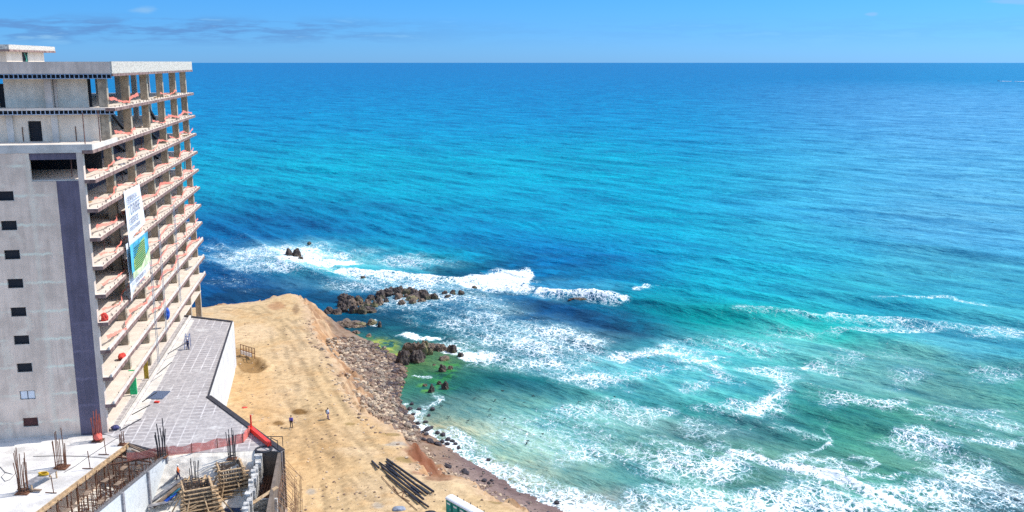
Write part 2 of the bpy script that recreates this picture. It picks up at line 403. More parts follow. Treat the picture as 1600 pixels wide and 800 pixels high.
# vehicle ruts along the bare dirt
rut = at2(455, 560, Z_TOP), at2(500, 640, Z_TOP), at2(540, 720, Z_TOP), at2(560, 800, Z_TOP)
for off in (-3.2, -1.2, .8, 2.6):
    q, _ = seg_dist(TX + off + .3 * np.sin(TY * .3 + off), TY, rut); ZT -= .07 * np.exp(-(q / .22) ** 2) * in_top

# colours of the ground itself
C = lambda r, g, b, k=.655: np.array(lin(r, g, b)) * k
dirt = C(232, 199, 150); dirt_l = C(238, 208, 166); dirt_o = C(224, 174, 112); rockc = C(190, 148, 112); red = C(138, 74, 50); ochre = C(150, 125, 62)
stone = C(156, 130, 106); sand_d = C(132, 110, 106); sand_l = C(184, 166, 146); sand_m = C(156, 134, 126); damp = C(150, 112, 62)
def lerp(a, b, f): return a * (1 - f[..., None]) + b * f[..., None]
big = fbm(TX * .08, TY * .08, oct=4, seed=70); mid = fbm(TX * .4, TY * .4, oct=4, seed=71); fine = fbm(TX * 1.6, TY * 1.6, oct=3, seed=72)
TC = np.broadcast_to(dirt, TX.shape + (3,)).copy()
TC = lerp(TC, dirt_l, sstep(.45, .7, big) * .6); TC = lerp(TC, dirt_o, sstep(.5, .72, mid) * .35)
def paint(c, px_, py_, rx, ry, z=Z_TOP, s=.9, soft=.5, rag=.5):
    global TC
    q = blob(TX, TY, px_, py_, rx, ry, z) + (fbm(TX * .7, TY * .7, oct=4, seed=int(px_ + py_)) - .5) * rag
    TC = lerp(TC, c, sstep(1 + soft * .5, 1 - soft * .5, q) * s)
paint(dirt_l * 1.08, 395, 520, 38, 16, s=.8); paint(dirt_o, 400, 620, 45, 50, s=.45, soft=1); paint(dirt_o, 480, 700, 70, 60, s=.3, soft=1)
paint(dirt_l, 450, 590, 30, 60, s=.4, soft=1)
grey = sstep(.3, 2.5, d_top) ; 
TC = lerp(TC, C(216, 184, 150), (1 - grey) * in_top * .8)
paint(damp * .95, 392, 572, 22, 14, s=.75); paint(damp, 380, 552, 20, 10, s=.5)
paint(damp, 467, 643, 13, 4.5, s=1, soft=.5); paint(damp, 435, 661, 9, 4, s=.9); paint(damp, 437, 700, 6, 3, s=.4); paint(damp, 502, 641, 5, 1.4, s=.6)
paint(dirt_l * 1.1, 560, 706, 40, 8, s=.6); paint(C(190, 180, 165), 486, 768, 8, 5, s=.8); paint(C(200, 190, 175), 590, 790, 9, 5, s=.7)
out_ = ~in_top
cliffc = lerp(np.broadcast_to(C(222, 186, 146), TX.shape + (3,)), rockc, sstep(.40, .62, mid * .6 + fine * .4)); cliffc = lerp(cliffc, C(214, 168, 124), sstep(.55, .75, big))
stc = lerp(np.broadcast_to(stone, TX.shape + (3,)), C(168, 142, 122), sstep(.4, .6, fine)); stc = lerp(stc, C(136, 98, 76), sstep(.55, .7, mid))
sdl = lerp(np.broadcast_to(sand_m, TX.shape + (3,)), sand_l, sstep(.7, .4, t)); sdl = lerp(sdl, sand_d, sstep(.7, .95, t))
north = sstep(-13, -6, TX - 0 * TY) * sstep(158, 146, TY)            # sand replaces stones to the south-east
apron = lerp(stc, sdl, north * 1.0) if False else stc * (1 - north[..., None]) + sdl * north[..., None]
oc = lerp(cliffc, apron, sstep(.30, .46, t + (fine - .5) * .25 ) )
slope_rocky = oc
TC = np.where(out_[..., None], slope_rocky, TC)
def paint_o(c, *a, **k): paint(c, *a, **k)
paint_o(red, 662, 715, 26, 22, z=7, s=.8, soft=.7, rag=1.1); paint_o(red, 683, 755, 22, 7, z=8, s=.6, rag=1.2); paint_o(red * 1.3, 655, 748, 14, 4, z=8, s=.5, rag=1)
paint_o(C(176, 110, 72), 432, 478, 12, 6, s=.5, rag=1); paint_o(C(140, 104, 72), 462, 484, 5, 9, s=.6, rag=1)
paint_o(ochre, 632, 716, 14, 5, s=.7, rag=1); paint_o(ochre, 772, 782, 12, 3, s=.8, rag=1); paint_o(ochre, 548, 662, 9, 2.5, s=.6, rag=1); paint_o(ochre, 610, 678, 14, 2.5, s=.6, rag=1)
paint_o(ochre, 703, 795, 12, 4, s=.5, rag=1.2); paint_o(C(190, 190, 186), 617, 692, 18, 4.5, s=.6, rag=1)
for px_, py_, rx, ry in ((598, 540, 22, 10), (620, 555, 16, 9), (645, 578, 7, 9), (630, 603, 10, 6), (680, 570, 8, 5)):
    paint_o(C(165, 180, 40), px_, py_, rx, ry, z=.2, s=.9, rag=1.4)
spot = fbm(TX * 2.2, TY * 2.2, oct=2, seed=90); TC = lerp(TC, TC * .6, sstep(.66, .74, spot) * .5)

# tyre tracks: paired lines turning across the lot
rt = np.random.default_rng(8); trk = np.zeros_like(TX)
tp_ = [((455, 552), (478, 610), (500, 680), (520, 760), (530, 830)), ((430, 500), (440, 560), (470, 640), (520, 700), (600, 790)), ((400, 480), (450, 520), (505, 600), (560, 680), (640, 760)), ((470, 500), (480, 560), (470, 640), (455, 740), (450, 830)),
       ((385, 640), (430, 650), (490, 690), (560, 720), (620, 760)), ((400, 700), (470, 700), (540, 740), (600, 820)), ((440, 590), (470, 640), (540, 690), (590, 700)), ((350, 482), (420, 492), (470, 520), (520, 590), (560, 650))]
for q_ in tp_:
    base_ = [at2(x, y, Z_TOP) for x, y in q_]; pts_ = []
    for i in range(len(base_) - 1):
        for t__ in np.linspace(0, 1, 6)[:-1]:
            pm = base_[max(i - 1, 0)]; p0_, p1_ = base_[i], base_[i + 1]; p2_ = base_[min(i + 2, len(base_) - 1)]
            f = lambda a, b, c, d: .5 * (2 * b + (c - a) * t__ + (2 * a - 5 * b + 4 * c - d) * t__ ** 2 + (3 * b - a - 3 * c + d) * t__ ** 3)
            pts_.append((f(pm[0], p0_[0], p1_[0], p2_[0]), f(pm[1], p0_[1], p1_[1], p2_[1])))
    d_, _ = seg_dist(TX, TY, pts_)
    for off in (.9, 1.25): trk = np.maximum(trk, np.exp(-((d_ - off) / .17) ** 2) * rt.uniform(.5, 1))
trk *= in_top * sstep(.25, .6, fbm(TX * .3, TY * .3, oct=3, seed=300)); TC = TC * (1 - .42 * trk[..., None]); ZT -= trk * .06
def ground_mat():
    t = NT('coastal_ground'); a = t.n('ShaderNodeAttribute', attribute_name='tcol'); v = t.coord()
    n1 = t.noise(v, .9, 8, .62); n2 = t.noise(v, 4.5, 6, .6); n3 = t.noise(v, 16, 4)
    c = t.mix(t.mapr(n1, .33, .68), t.mix(1.0, a.outputs['Color'], (.88, .86, .84), 'MULTIPLY'), t.mix(1.0, a.outputs['Color'], (1.14, 1.13, 1.12), 'MULTIPLY'))
    c = t.mix(t.mapr(n2, .52, .68, 0, .45), c, t.mix(1.0, c, (.62, .56, .50), 'MULTIPLY'))
    # wheel scuffs and wind-swept grain running down the lot
    st = t.noise(t.along(14, 7), 1.5, 6, .7)
    c = t.mix(t.mapr(st, .55, .72, 0, .35), c, t.mix(1.0, c, (.72, .66, .58), 'MULTIPLY'))
    vo = t.n('ShaderNodeTexVoronoi'); t.l(v, vo.inputs[0]); vo.inputs['Scale'].default_value = 1.6
    c = t.mix(t.mapr(vo.outputs['Distance'], .10, .06, 0, .6), c, (.16, .12, .09))
    t.l(c, t.b.inputs['Base Color']); t.b.inputs['Roughness'].default_value = .95; t.b.inputs['Specular IOR Level'].default_value = .2
    h = t.math('ADD', t.math('MULTIPLY', n1, 1), t.math('ADD', t.math('MULTIPLY', n2, .5), t.math('MULTIPLY', n3, .12)))
    t.l(t.bump(h, .4, .3), t.b.inputs['Normal']); return t.m
ground = grid_mesh('ground', TX, TY, ZT, {'tcol': TC}, ground_mat()); tag(ground, kind='structure')
from bisect import bisect
def zt(x, y):
    i = min(max(bisect(gx, x) - 1, 0), len(gx) - 2); j = min(max(bisect(gy, y) - 1, 0), len(gy) - 2)
    fx = (x - gx[i]) / (gx[i + 1] - gx[i]); fy = (y - gy[j]) / (gy[j + 1] - gy[j])
    return float((1-fy) * ((1-fx) * ZT[j, i] + fx * ZT[j, i+1]) + fy * ((1-fx) * ZT[j+1, i] + fx * ZT[j+1, i+1]))
def on_ground(px_, py_, z0=4.5):
    z = z0
    for _ in range(12):
        p = at(px_, py_, z); z = .5 * z + .5 * max(zt(p.x, p.y), 0)
    p = at(px_, py_, z); return Vector((p.x, p.y, max(zt(p.x, p.y), 0)))

# ------------------------------------------------------------------ sea
th = np.radians(np.concatenate([np.arange(-62, -34, 1.0), np.linspace(-34, 34, 1250), np.arange(35, 63, 1.0)]))
rr = [58.0]
while rr[-1] < 3200: rr.append(rr[-1] * (1.0042 if rr[-1] > 85 else 1.012))
while rr[-1] < 90000: rr.append(rr[-1] * 1.03)
rr = np.array(rr)
SA, SR = np.meshgrid(th, rr)
SX, SY = SR * np.sin(SA), SR * np.cos(SA)
dsh, _ = seg_dist(SX, SY, shore)
dsh = np.where(inside(SX, SY, shore_poly), -dsh, dsh)
damp_f = sstep(0, 45, dsh) * .92 + .08
SZ = np.zeros_like(SX); r2 = np.random.default_rng(5)
# choppy sea: crests run parallel to the coast, refracted a little with distance
base = math.atan2(.70, .71)
for lam, amp, n_, spread in ((70, .60, 2, .05), (30, .55, 3, .06), (15, .26, 4, .10), (9, .12, 6, .25), (6.5, .075, 12, .5), (3.6, .045, 12, .7)):
    for _ in range(n_):
        a_ = base + r2.normal() * spread; L = lam * r2.uniform(.75, 1.3); k = 2 * math.pi / L
        ph = k * (SX * math.cos(a_) + SY * math.sin(a_)) + r2.uniform(0, 6.28) + 1.2 * (vnoise(SX / (L * 4), SY / (L * 4), seed=int(L * 7)) * 2)
        fade = np.clip(1 - (SR * SR * .0042 / 60) / (L * .9), 0, 1) if L < 30 else 1       # drop what the mesh cannot carry
        fade = np.clip(1.6 - SR * .0042 / (L * .25), 0, 1); ph = ph + (2.0 * (vnoise(SX / 160, SY / 160, seed=77) * 2 - 1) * 60 / max(L, 20) if L > 10 else 0)
        s_ = np.sin(ph); SZ += amp / math.sqrt(n_) * (1 - np.abs(s_)) * 1.6 * fade * (.4 + 1.2 * vnoise(SX / (L * 3), SY / (L * 3), seed=int(L * 13)))
SZ -= SZ[SR < 900].mean(); SZ *= damp_f
foam = np.zeros_like(SX); milk = np.zeros_like(SX)
near = SR < 1200; nx_, ny_ = SX[near], SY[near]
wrp = 1.0
WX = nx_ + (fbm(nx_ * .09, ny_ * .09, oct=4, seed=101) - .5) * 22; WY = ny_ + (fbm(nx_ * .09, ny_ * .09, oct=4, seed=102) - .5) * 22
W1 = nx_ + (fbm(nx_ * .25, ny_ * .25, oct=4, seed=103) - .5) * 6; W2 = ny_ + (fbm(nx_ * .25, ny_ * .25, oct=4, seed=104) - .5) * 6
fo = np.zeros_like(nx_); mk = np.zeros_like(nx_); dz = np.zeros_like(nx_)
def fblob(x, y, rx, ry, s, soft=1.0, hard=False):
    global fo
    q = blob(W1 if hard else WX, W2 if hard else WY, x, y, rx, ry); fo = np.maximum(fo, s * sstep(1 + soft * .5, 1 - soft * .5, q))
def mblob(x, y, rx, ry, s):
    global mk
    mk = np.maximum(mk, s * sstep(1.6, .3, blob(WX, WY, x, y, rx, ry)))
def breaker(pts, h, wid, s, ends=True, foam_w=None, prof=1.0, back=.35):
    """a breaking wave: steep lit face on the shore side, foam tumbling at its foot"""
    global fo, dz
    pw = [at2(*p) for p in pts]; d, t_ = seg_dist(W1 * .35 + nx_ * .65, W2 * .35 + ny_ * .65, pw)
    fwd = np.zeros_like(nx_)                      # signed: shoreward negative
    n = len(pw); best = np.full(nx_.shape, 1e9)
    for i in range(n - 1):
        a, b = pw[i], pw[i + 1]; dx, dy = b[0] - a[0], b[1] - a[1]; l = math.hypot(dx, dy)
        tt = np.clip(((nx_ - a[0]) * dx + (ny_ - a[1]) * dy) / (l * l), 0, 1)
        dd = np.hypot(nx_ - a[0] - tt * dx, ny_ - a[1] - tt * dy); m = dd < best; best = np.where(m, dd, best)
        cr = (dx * (ny_ - a[1]) - dy * (nx_ - a[0])) / l; fwd = np.where(m, np.where(cr >= 0, d, -d), fwd)
    env = np.sin(np.pi * np.clip(t_, 0, 1)) ** .45
    pr = np.where(fwd > 0, np.exp(-(fwd / (wid * 2.2)) ** 2), np.exp(-(fwd / wid) ** 2))
    dz += h * env * pr * (.75 + .5 * vnoise(nx_ * .2, ny_ * .2, seed=44))
    fw = foam_w or wid
    fm = np.where(fwd > 0, np.exp(-(fwd / (fw * back)) ** 2), np.exp(-((fwd) / (fw * 1.3)) ** 2)) * sstep(0, .05, t_) * sstep(1, .95, t_)
    fo = np.maximum(fo, s * fm * (.65 + .6 * vnoise(nx_ * .3, ny_ * .3, seed=45)))
# long swells further out
for pts, h, wid in (([(300, 255), (420, 262), (560, 268), (700, 280)], .9, 7), ([(300, 308), (420, 318), (520, 330), (640, 338), (760, 345), (900, 352)], 1.1, 5),
                    ([(820, 300), (1000, 322), (1200, 360), (1420, 400)], .45, 4), ([(1040, 400), (1200, 432), (1400, 470), (1600, 500)], .4, 3),
                    ([(700, 380), (860, 395), (1010, 412), (1180, 440)], .4, 3)):
    breaker(pts, h, wid, 0)
breaker([(520, 420), (560, 425), (620, 431), (700, 437), (760, 441), (815, 450), (845, 456)], 1.3, 2.2, .98, foam_w=3.8)
breaker([(836, 455), (880, 461), (930, 467), (985, 473)], 1.5, 2.0, 1.05, foam_w=2.4)
breaker([(900, 462), (990, 474), (1080, 486), (1180, 498), (1260, 502)], 1.3, 3.0, 0)
breaker([(1130, 490), (1240, 497), (1340, 505), (1450, 508), (1540, 516), (1640, 530)], 1.2, 2.4, .38, foam_w=2.6, back=1)
breaker([(1040, 672), (1120, 698), (1170, 715), (1230, 728), (1300, 745), (1360, 766), (1430, 800)], .45, 1.4, 0)
breaker([(1138, 704), (1170, 717), (1230, 730), (1300, 746), (1360, 768), (1430, 802)], .08, .8, 1.2, foam_w=1.25)
breaker([(700, 588), (800, 600), (900, 618), (1000, 630)], .5, 2.0, 0)
breaker([(850, 740), (950, 756), (1060, 790)], .4, 1.2, 0)
breaker([(1240, 600), (1330, 622), (1440, 650), (1560, 690)], .5, 1.6, .3, foam_w=1.2)
# foam fields (x, y, rx, ry, strength)
for a in ((470, 395, 75, 14, .62), (400, 400, 60, 12, .55), (350, 385, 40, 10, .35), (500, 410, 40, 10, .85), (430, 418, 70, 10, .5), (620, 405, 60, 10, .42), (370, 440, 40, 15, .2), (560, 440, 60, 12, .45), (650, 450, 60, 10, .6),
          (700, 458, 60, 14, .55), (760, 470, 50, 14, .45), (640, 480, 60, 14, .4), (740, 500, 60, 30, .45), (800, 520, 60, 24, .5), (860, 530, 60, 22, .62), (905, 535, 50, 18, .6), (700, 540, 40, 10, .7), (760, 555, 35, 12, .66),
          (850, 560, 70, 14, .55), (930, 580, 70, 10, .6), (1020, 552, 80, 8, .6), (1100, 572, 60, 9, .6), (1140, 590, 40, 12, .5), (980, 590, 80, 8, .5),
          (1250, 600, 30, 40, .62), (1230, 640, 40, 22, .72), (1300, 560, 24, 26, .35), (1370, 640, 50, 12, .55), (1310, 700, 7, 30, .5), (1190, 650, 60, 16, .5), (1430, 600, 40, 14, .35), (1530, 660, 70, 10, .5),
          (1560, 690, 60, 10, .5), (1560, 590, 50, 12, .32), (1470, 700, 60, 16, .45), (900, 660, 90, 22, .42), (960, 650, 40, 22, .5), (1040, 650, 60, 14, .5), (900, 700, 90, 22, .42), (1000, 705, 60, 14, .45), (830, 680, 50, 12, .3),
          (1080, 720, 80, 22, .66), (1180, 770, 150, 26, .78), (1350, 790, 150, 34, .74), (1020, 770, 90, 20, .62), (1520, 770, 110, 24, .62), (1500, 735, 90, 16, .5), (930, 790, 70, 24, .72), (1080, 810, 200, 26, .7), (1320, 735, 60, 8, .62),
          (1130, 680, 60, 10, .4), (1250, 690, 60, 10, .35), (860, 770, 60, 18, .66), (1400, 560, 60, 20, .22), (1150, 540, 60, 12, .3), (1220, 520, 60, 8, .28), (660, 640, 14, 10, .6), (1540, 810, 120, 16, .6), (1010, 447, 15, 3.5, .9)):
    fblob(*a[:4], a[4], 1.75)
for a in ((1455, 470, 90, 5, .4), (1400, 515, 120, 8, .4), (1550, 520, 60, 8, .45), (1300, 498, 90, 4, .42)): fblob(*a[:4], a[4], 1.0)
# splash heads and wave crashes: ragged and solid
for a in ((790, 437, 46, 17, 1.15), (745, 441, 30, 9, 1.0), (820, 432, 16, 10, 1.0), (470, 402, 40, 9, .95), (520, 410, 40, 6, .95), (480, 388, 16, 4, .7), (455, 402, 24, 10, .8), (530, 398, 14, 5, .7), (640, 523, 22, 4, .95), (590, 506, 6, 5, .9), (700, 545, 36, 6, .9), (745, 555, 26, 9, .8), (655, 528, 30, 4, .8),
          (632, 640, 7, 12, .95), (640, 660, 9, 8, .9), (656, 588, 8, 3, .8)):
    fblob(*a[:4], a[4], .6, True)
# swash along the beach
sw, tsw = seg_dist(W1, W2, [P(x, y) for x, y in ((632, 645), (652, 664), (690, 690), (726, 713), (756, 732), (790, 750), (842, 778), (900, 802), (1000, 846))])
fo = np.maximum(fo, np.clip(.98 * np.exp(-(sw / (1.4 + 5.0 * tsw)) ** 2), 0, .86))
sw2, _ = seg_dist(W1, W2, [P(x, y) for x, y in ((700, 672), (724, 694), (770, 722), (820, 742), (870, 762), (930, 780))]); fo = np.maximum(fo, .62 * np.exp(-(sw2 / 1.3) ** 2))
patch = fbm(nx_ * .16, ny_ * .16, oct=5, seed=140)
fo *= np.where(fo < .9, .42 + 1.10 * patch, 1)
for a in ((470, 395, 110, 22, .6), (600, 408, 90, 14, .5), (560, 440, 120, 14, .3), (700, 450, 90, 12, .4), (860, 530, 130, 34, .45), (1000, 565, 170, 24, .8), (1100, 590, 90, 18, .7), (1180, 540, 120, 30, .35), (950, 660, 140, 40, .4), (1200, 620, 90, 60, .2), (780, 470, 60, 20, .4), (1100, 770, 300, 40, .4), (900, 450, 70, 12, .2), (860, 700, 120, 50, .45), (1060, 600, 160, 30, .45), (1230, 540, 100, 25, .5), (760, 700, 60, 40, .3), (900, 650, 160, 50, .4), (1300, 590, 160, 50, .3), (1150, 600, 200, 40, .4), (1450, 560, 160, 40, .3), (1000, 740, 160, 40, .35)):
    mblob(*a)
# wake of a passing boat far out
for a in ((1572, 126.6, 12, .9, 1.3), (1596, 127.6, 10, 1.1, 1.3)): pass
foam[near] = np.clip(fo, 0, 1.3); milk[near] = mk
SZ[near] += (dz + np.clip(fo, 0, 1) * (fbm(nx_ * .9, ny_ * .9, oct=3, seed=160) - .4) * .55) * sstep(-2, 6, dsh[near])

# body colour of the water: depth, reef, sand and weed below it, plus a painted sheen
WP = [(320,100,(6,104,186)),(800,100,(6,104,186)),(1250,100,(10,108,188)),(1600,100,(34,124,200)),(320,150,(0,122,200)),(800,150,(0,122,200)),(1250,150,(10,118,196)),(1600,150,(30,128,204)),
 (320,200,(0,132,204)),(700,200,(0,134,206)),(1100,200,(6,134,208)),(1500,200,(30,134,206)),(330,250,(0,146,204)),(600,250,(0,150,206)),(900,250,(0,150,208)),(1250,250,(10,146,208)),(1600,250,(40,146,206)),
 (340,285,(0,152,200)),(600,290,(0,156,202)),(900,290,(0,152,202)),(1200,300,(10,150,200)),(1560,320,(40,144,190)),(330,330,(0,92,150)),(480,335,(0,104,160)),(640,330,(0,132,180)),(800,340,(0,140,188)),(1000,350,(0,150,190)),(1200,370,(16,150,186)),(1500,400,(40,142,170)),
 (340,365,(0,90,150)),(500,365,(0,92,152)),(640,375,(0,118,168)),(760,380,(0,112,170)),(900,400,(0,104,170)),(1000,390,(0,128,176)),(1150,410,(10,150,180)),(1350,440,(30,140,164)),(1560,470,(46,140,162)),
 (340,415,(0,74,128)),(420,440,(0,62,112)),(360,455,(0,58,106)),(480,450,(0,64,110)),(560,460,(0,84,118)),(640,440,(0,96,136)),(640,405,(0,150,165)),(560,395,(30,160,175)),(880,435,(0,108,160)),(1000,445,(0,124,160)),(1100,460,(6,144,166)),(1250,480,(16,146,158)),
 (700,490,(10,86,122)),(780,500,(14,84,124)),(860,490,(6,60,112)),(930,495,(0,58,112)),(990,510,(0,66,120)),(1040,488,(0,110,120)),(1120,498,(0,136,136)),(1200,510,(6,146,142)),(1080,530,(10,150,165)),(1180,540,(30,158,160)),
 (900,540,(22,66,96)),(930,530,(30,60,90)),(820,530,(24,96,124)),(1000,560,(50,170,176)),(1100,590,(50,164,166)),(560,520,(8,84,100)),(520,535,(14,92,84)),(600,520,(8,82,98)),(660,510,(8,80,92)),(650,535,(12,86,96)),(600,548,(120,150,40)),(625,565,(110,146,40)),
 (650,560,(14,84,96)),(670,600,(22,100,84)),(690,580,(22,100,80)),(710,575,(16,94,84)),(740,590,(6,78,96)),(780,600,(6,90,104)),(860,590,(4,92,102)),(960,605,(8,110,114)),(1060,612,(20,120,120)),(1150,630,(30,118,120)),
 (660,630,(70,86,92)),(700,625,(60,110,110)),(740,640,(96,146,132)),(800,640,(70,142,134)),(690,665,(150,150,122)),(740,680,(132,160,134)),(780,700,(120,156,130)),(830,700,(84,140,128)),(800,735,(140,150,122)),(860,740,(80,120,110)),(900,660,(60,142,136)),
 (980,680,(74,130,120)),(1040,640,(66,132,126)),(1300,540,(56,134,132)),(1260,560,(50,120,128)),(1400,560,(66,132,134)),(1500,570,(80,130,130)),(1580,560,(60,140,136)),(1340,600,(40,128,116)),(1440,620,(60,132,122)),(1560,640,(66,124,122)),
 (1230,650,(40,100,110)),(1130,660,(40,84,104)),(1060,660,(60,90,92)),(1180,690,(62,124,116)),(1320,650,(30,120,104)),(1400,660,(66,126,116)),(1480,650,(72,124,122)),(1400,710,(40,120,106)),(1250,700,(60,106,100)),(1100,740,(60,116,106)),(1000,750,(30,96,92)),(930,740,(24,100,96)),
 (1240,790,(20,84,84)),(1380,780,(20,84,88)),(1520,770,(50,100,106)),(1580,700,(76,104,116)),(1090,800,(24,90,90)),(880,790,(110,110,104)),(960,800,(90,108,106)),(1540,720,(60,96,100)),(500,498,(0,66,104)),(1560,600,(70,136,136))]
pw = np.array([at2(max(x, 300), max(y, 99.5)) for x, y, c in WP]); pc = np.array([np.array(lin(*c)) for x, y, c in WP])
bq = pw[:, 0] / pw[:, 1] * 1000; lq = 60 / pw[:, 1] * 1600
B_, L_ = SX / np.maximum(SY, 1) * 1000, 60 / SR * 1600
B_ = B_ + (fbm(SX * .02, SY * .02, oct=3, seed=200) - .5) * 60 * np.clip(SR / 300, .2, 1); L_ = L_ + (fbm(SX * .05, SY * .05, oct=4, seed=201) - .5) * 40 * np.clip(60 / SR * 3, 0, 1)
num = np.zeros(SX.shape + (3,)); den = np.zeros(SX.shape)
for i in range(len(WP)):
    s2 = 34 + .10 * abs(bq[i]) * 0 + 30 * (1 - min(lq[i] / 400, 1))
    w_ = np.exp(-(((B_ - bq[i]) / (s2 * 1.5)) ** 2 + ((L_ - lq[i]) / (s2 * .55)) ** 2) / 2) + 1e-7 / (1 + ((B_ - bq[i]) / 90) ** 2 + ((L_ - lq[i]) / 30) ** 2) ** 2
    den += w_; num += w_[..., None] * pc[i]
WC = num / den[..., None]
# darker reef and weed patches seen through the water
reef = fbm(SX * .07, SY * .12, oct=5, seed=210); rm = sstep(.52, .62, reef) * sstep(330, 260, SR) * sstep(150, 190, SR) * sstep(60, -10, SX) * .55
WC = WC * (1 - rm[..., None]) + np.array(lin(6, 40, 66)) * rm[..., None]
far_f = sstep(200, 600, SR)[..., None]
for (cx, cy, rx, ry, cc, th_) in ((598, 540, 26, 12, (168, 190, 40), .47), (625, 560, 16, 10, (150, 176, 40), .45), (690, 590, 26, 22, (50, 140, 60), .54), (668, 605, 16, 9, (90, 170, 40), .52), (706, 572, 14, 8, (60, 150, 50), .5), (522, 530, 14, 5, (60, 140, 40), .5), (560, 530, 40, 8, (70, 120, 50), .56), (655, 585, 14, 8, (60, 120, 60), .5)):
    q = sstep(1.4, .5, blob(SX, SY, cx, cy, rx, ry)) * sstep(th_ - .05, th_ + .05, fbm(SX * .8, SY * .8, oct=4, seed=int(cx))); WC = WC * (1 - q[..., None] * .5) + np.array(lin(*cc)) * q[..., None] * .5
for (cx, cy, rx, ry, sc_) in ((908, 536, 50, 14, .8), (850, 545, 26, 8, .5), (975, 515, 60, 16, .5), (930, 490, 70, 9, .5), (760, 520, 60, 12, .4), (1180, 655, 80, 14, .4), (820, 578, 30, 6, .5), (1000, 600, 90, 8, .3)):
    q = sstep(1.5, .4, blob(SX, SY, cx, cy, rx, ry)) * sstep(.36, .56, fbm(SX * .35, SY * .35, oct=4, seed=int(cx) + 3)) * sc_; WC = WC * (1 - q[..., None]) + np.array(lin(10, 44, 74)) * q[..., None]
sheen = (sstep(.15, .5, SX / np.maximum(SY, 1)) * sstep(230, 420, SR) * sstep(4000, 900, SR) * .30)[..., None]  # pale surface sheen painted into the water colour towards the far right
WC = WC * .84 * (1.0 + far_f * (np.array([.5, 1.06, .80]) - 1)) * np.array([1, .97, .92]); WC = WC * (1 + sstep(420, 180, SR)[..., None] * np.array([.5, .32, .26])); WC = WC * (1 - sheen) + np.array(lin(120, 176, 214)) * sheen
WC = WC * (1 - milk[..., None] * .55) + np.array([.22, .56, .60]) * (milk[..., None] * .55)

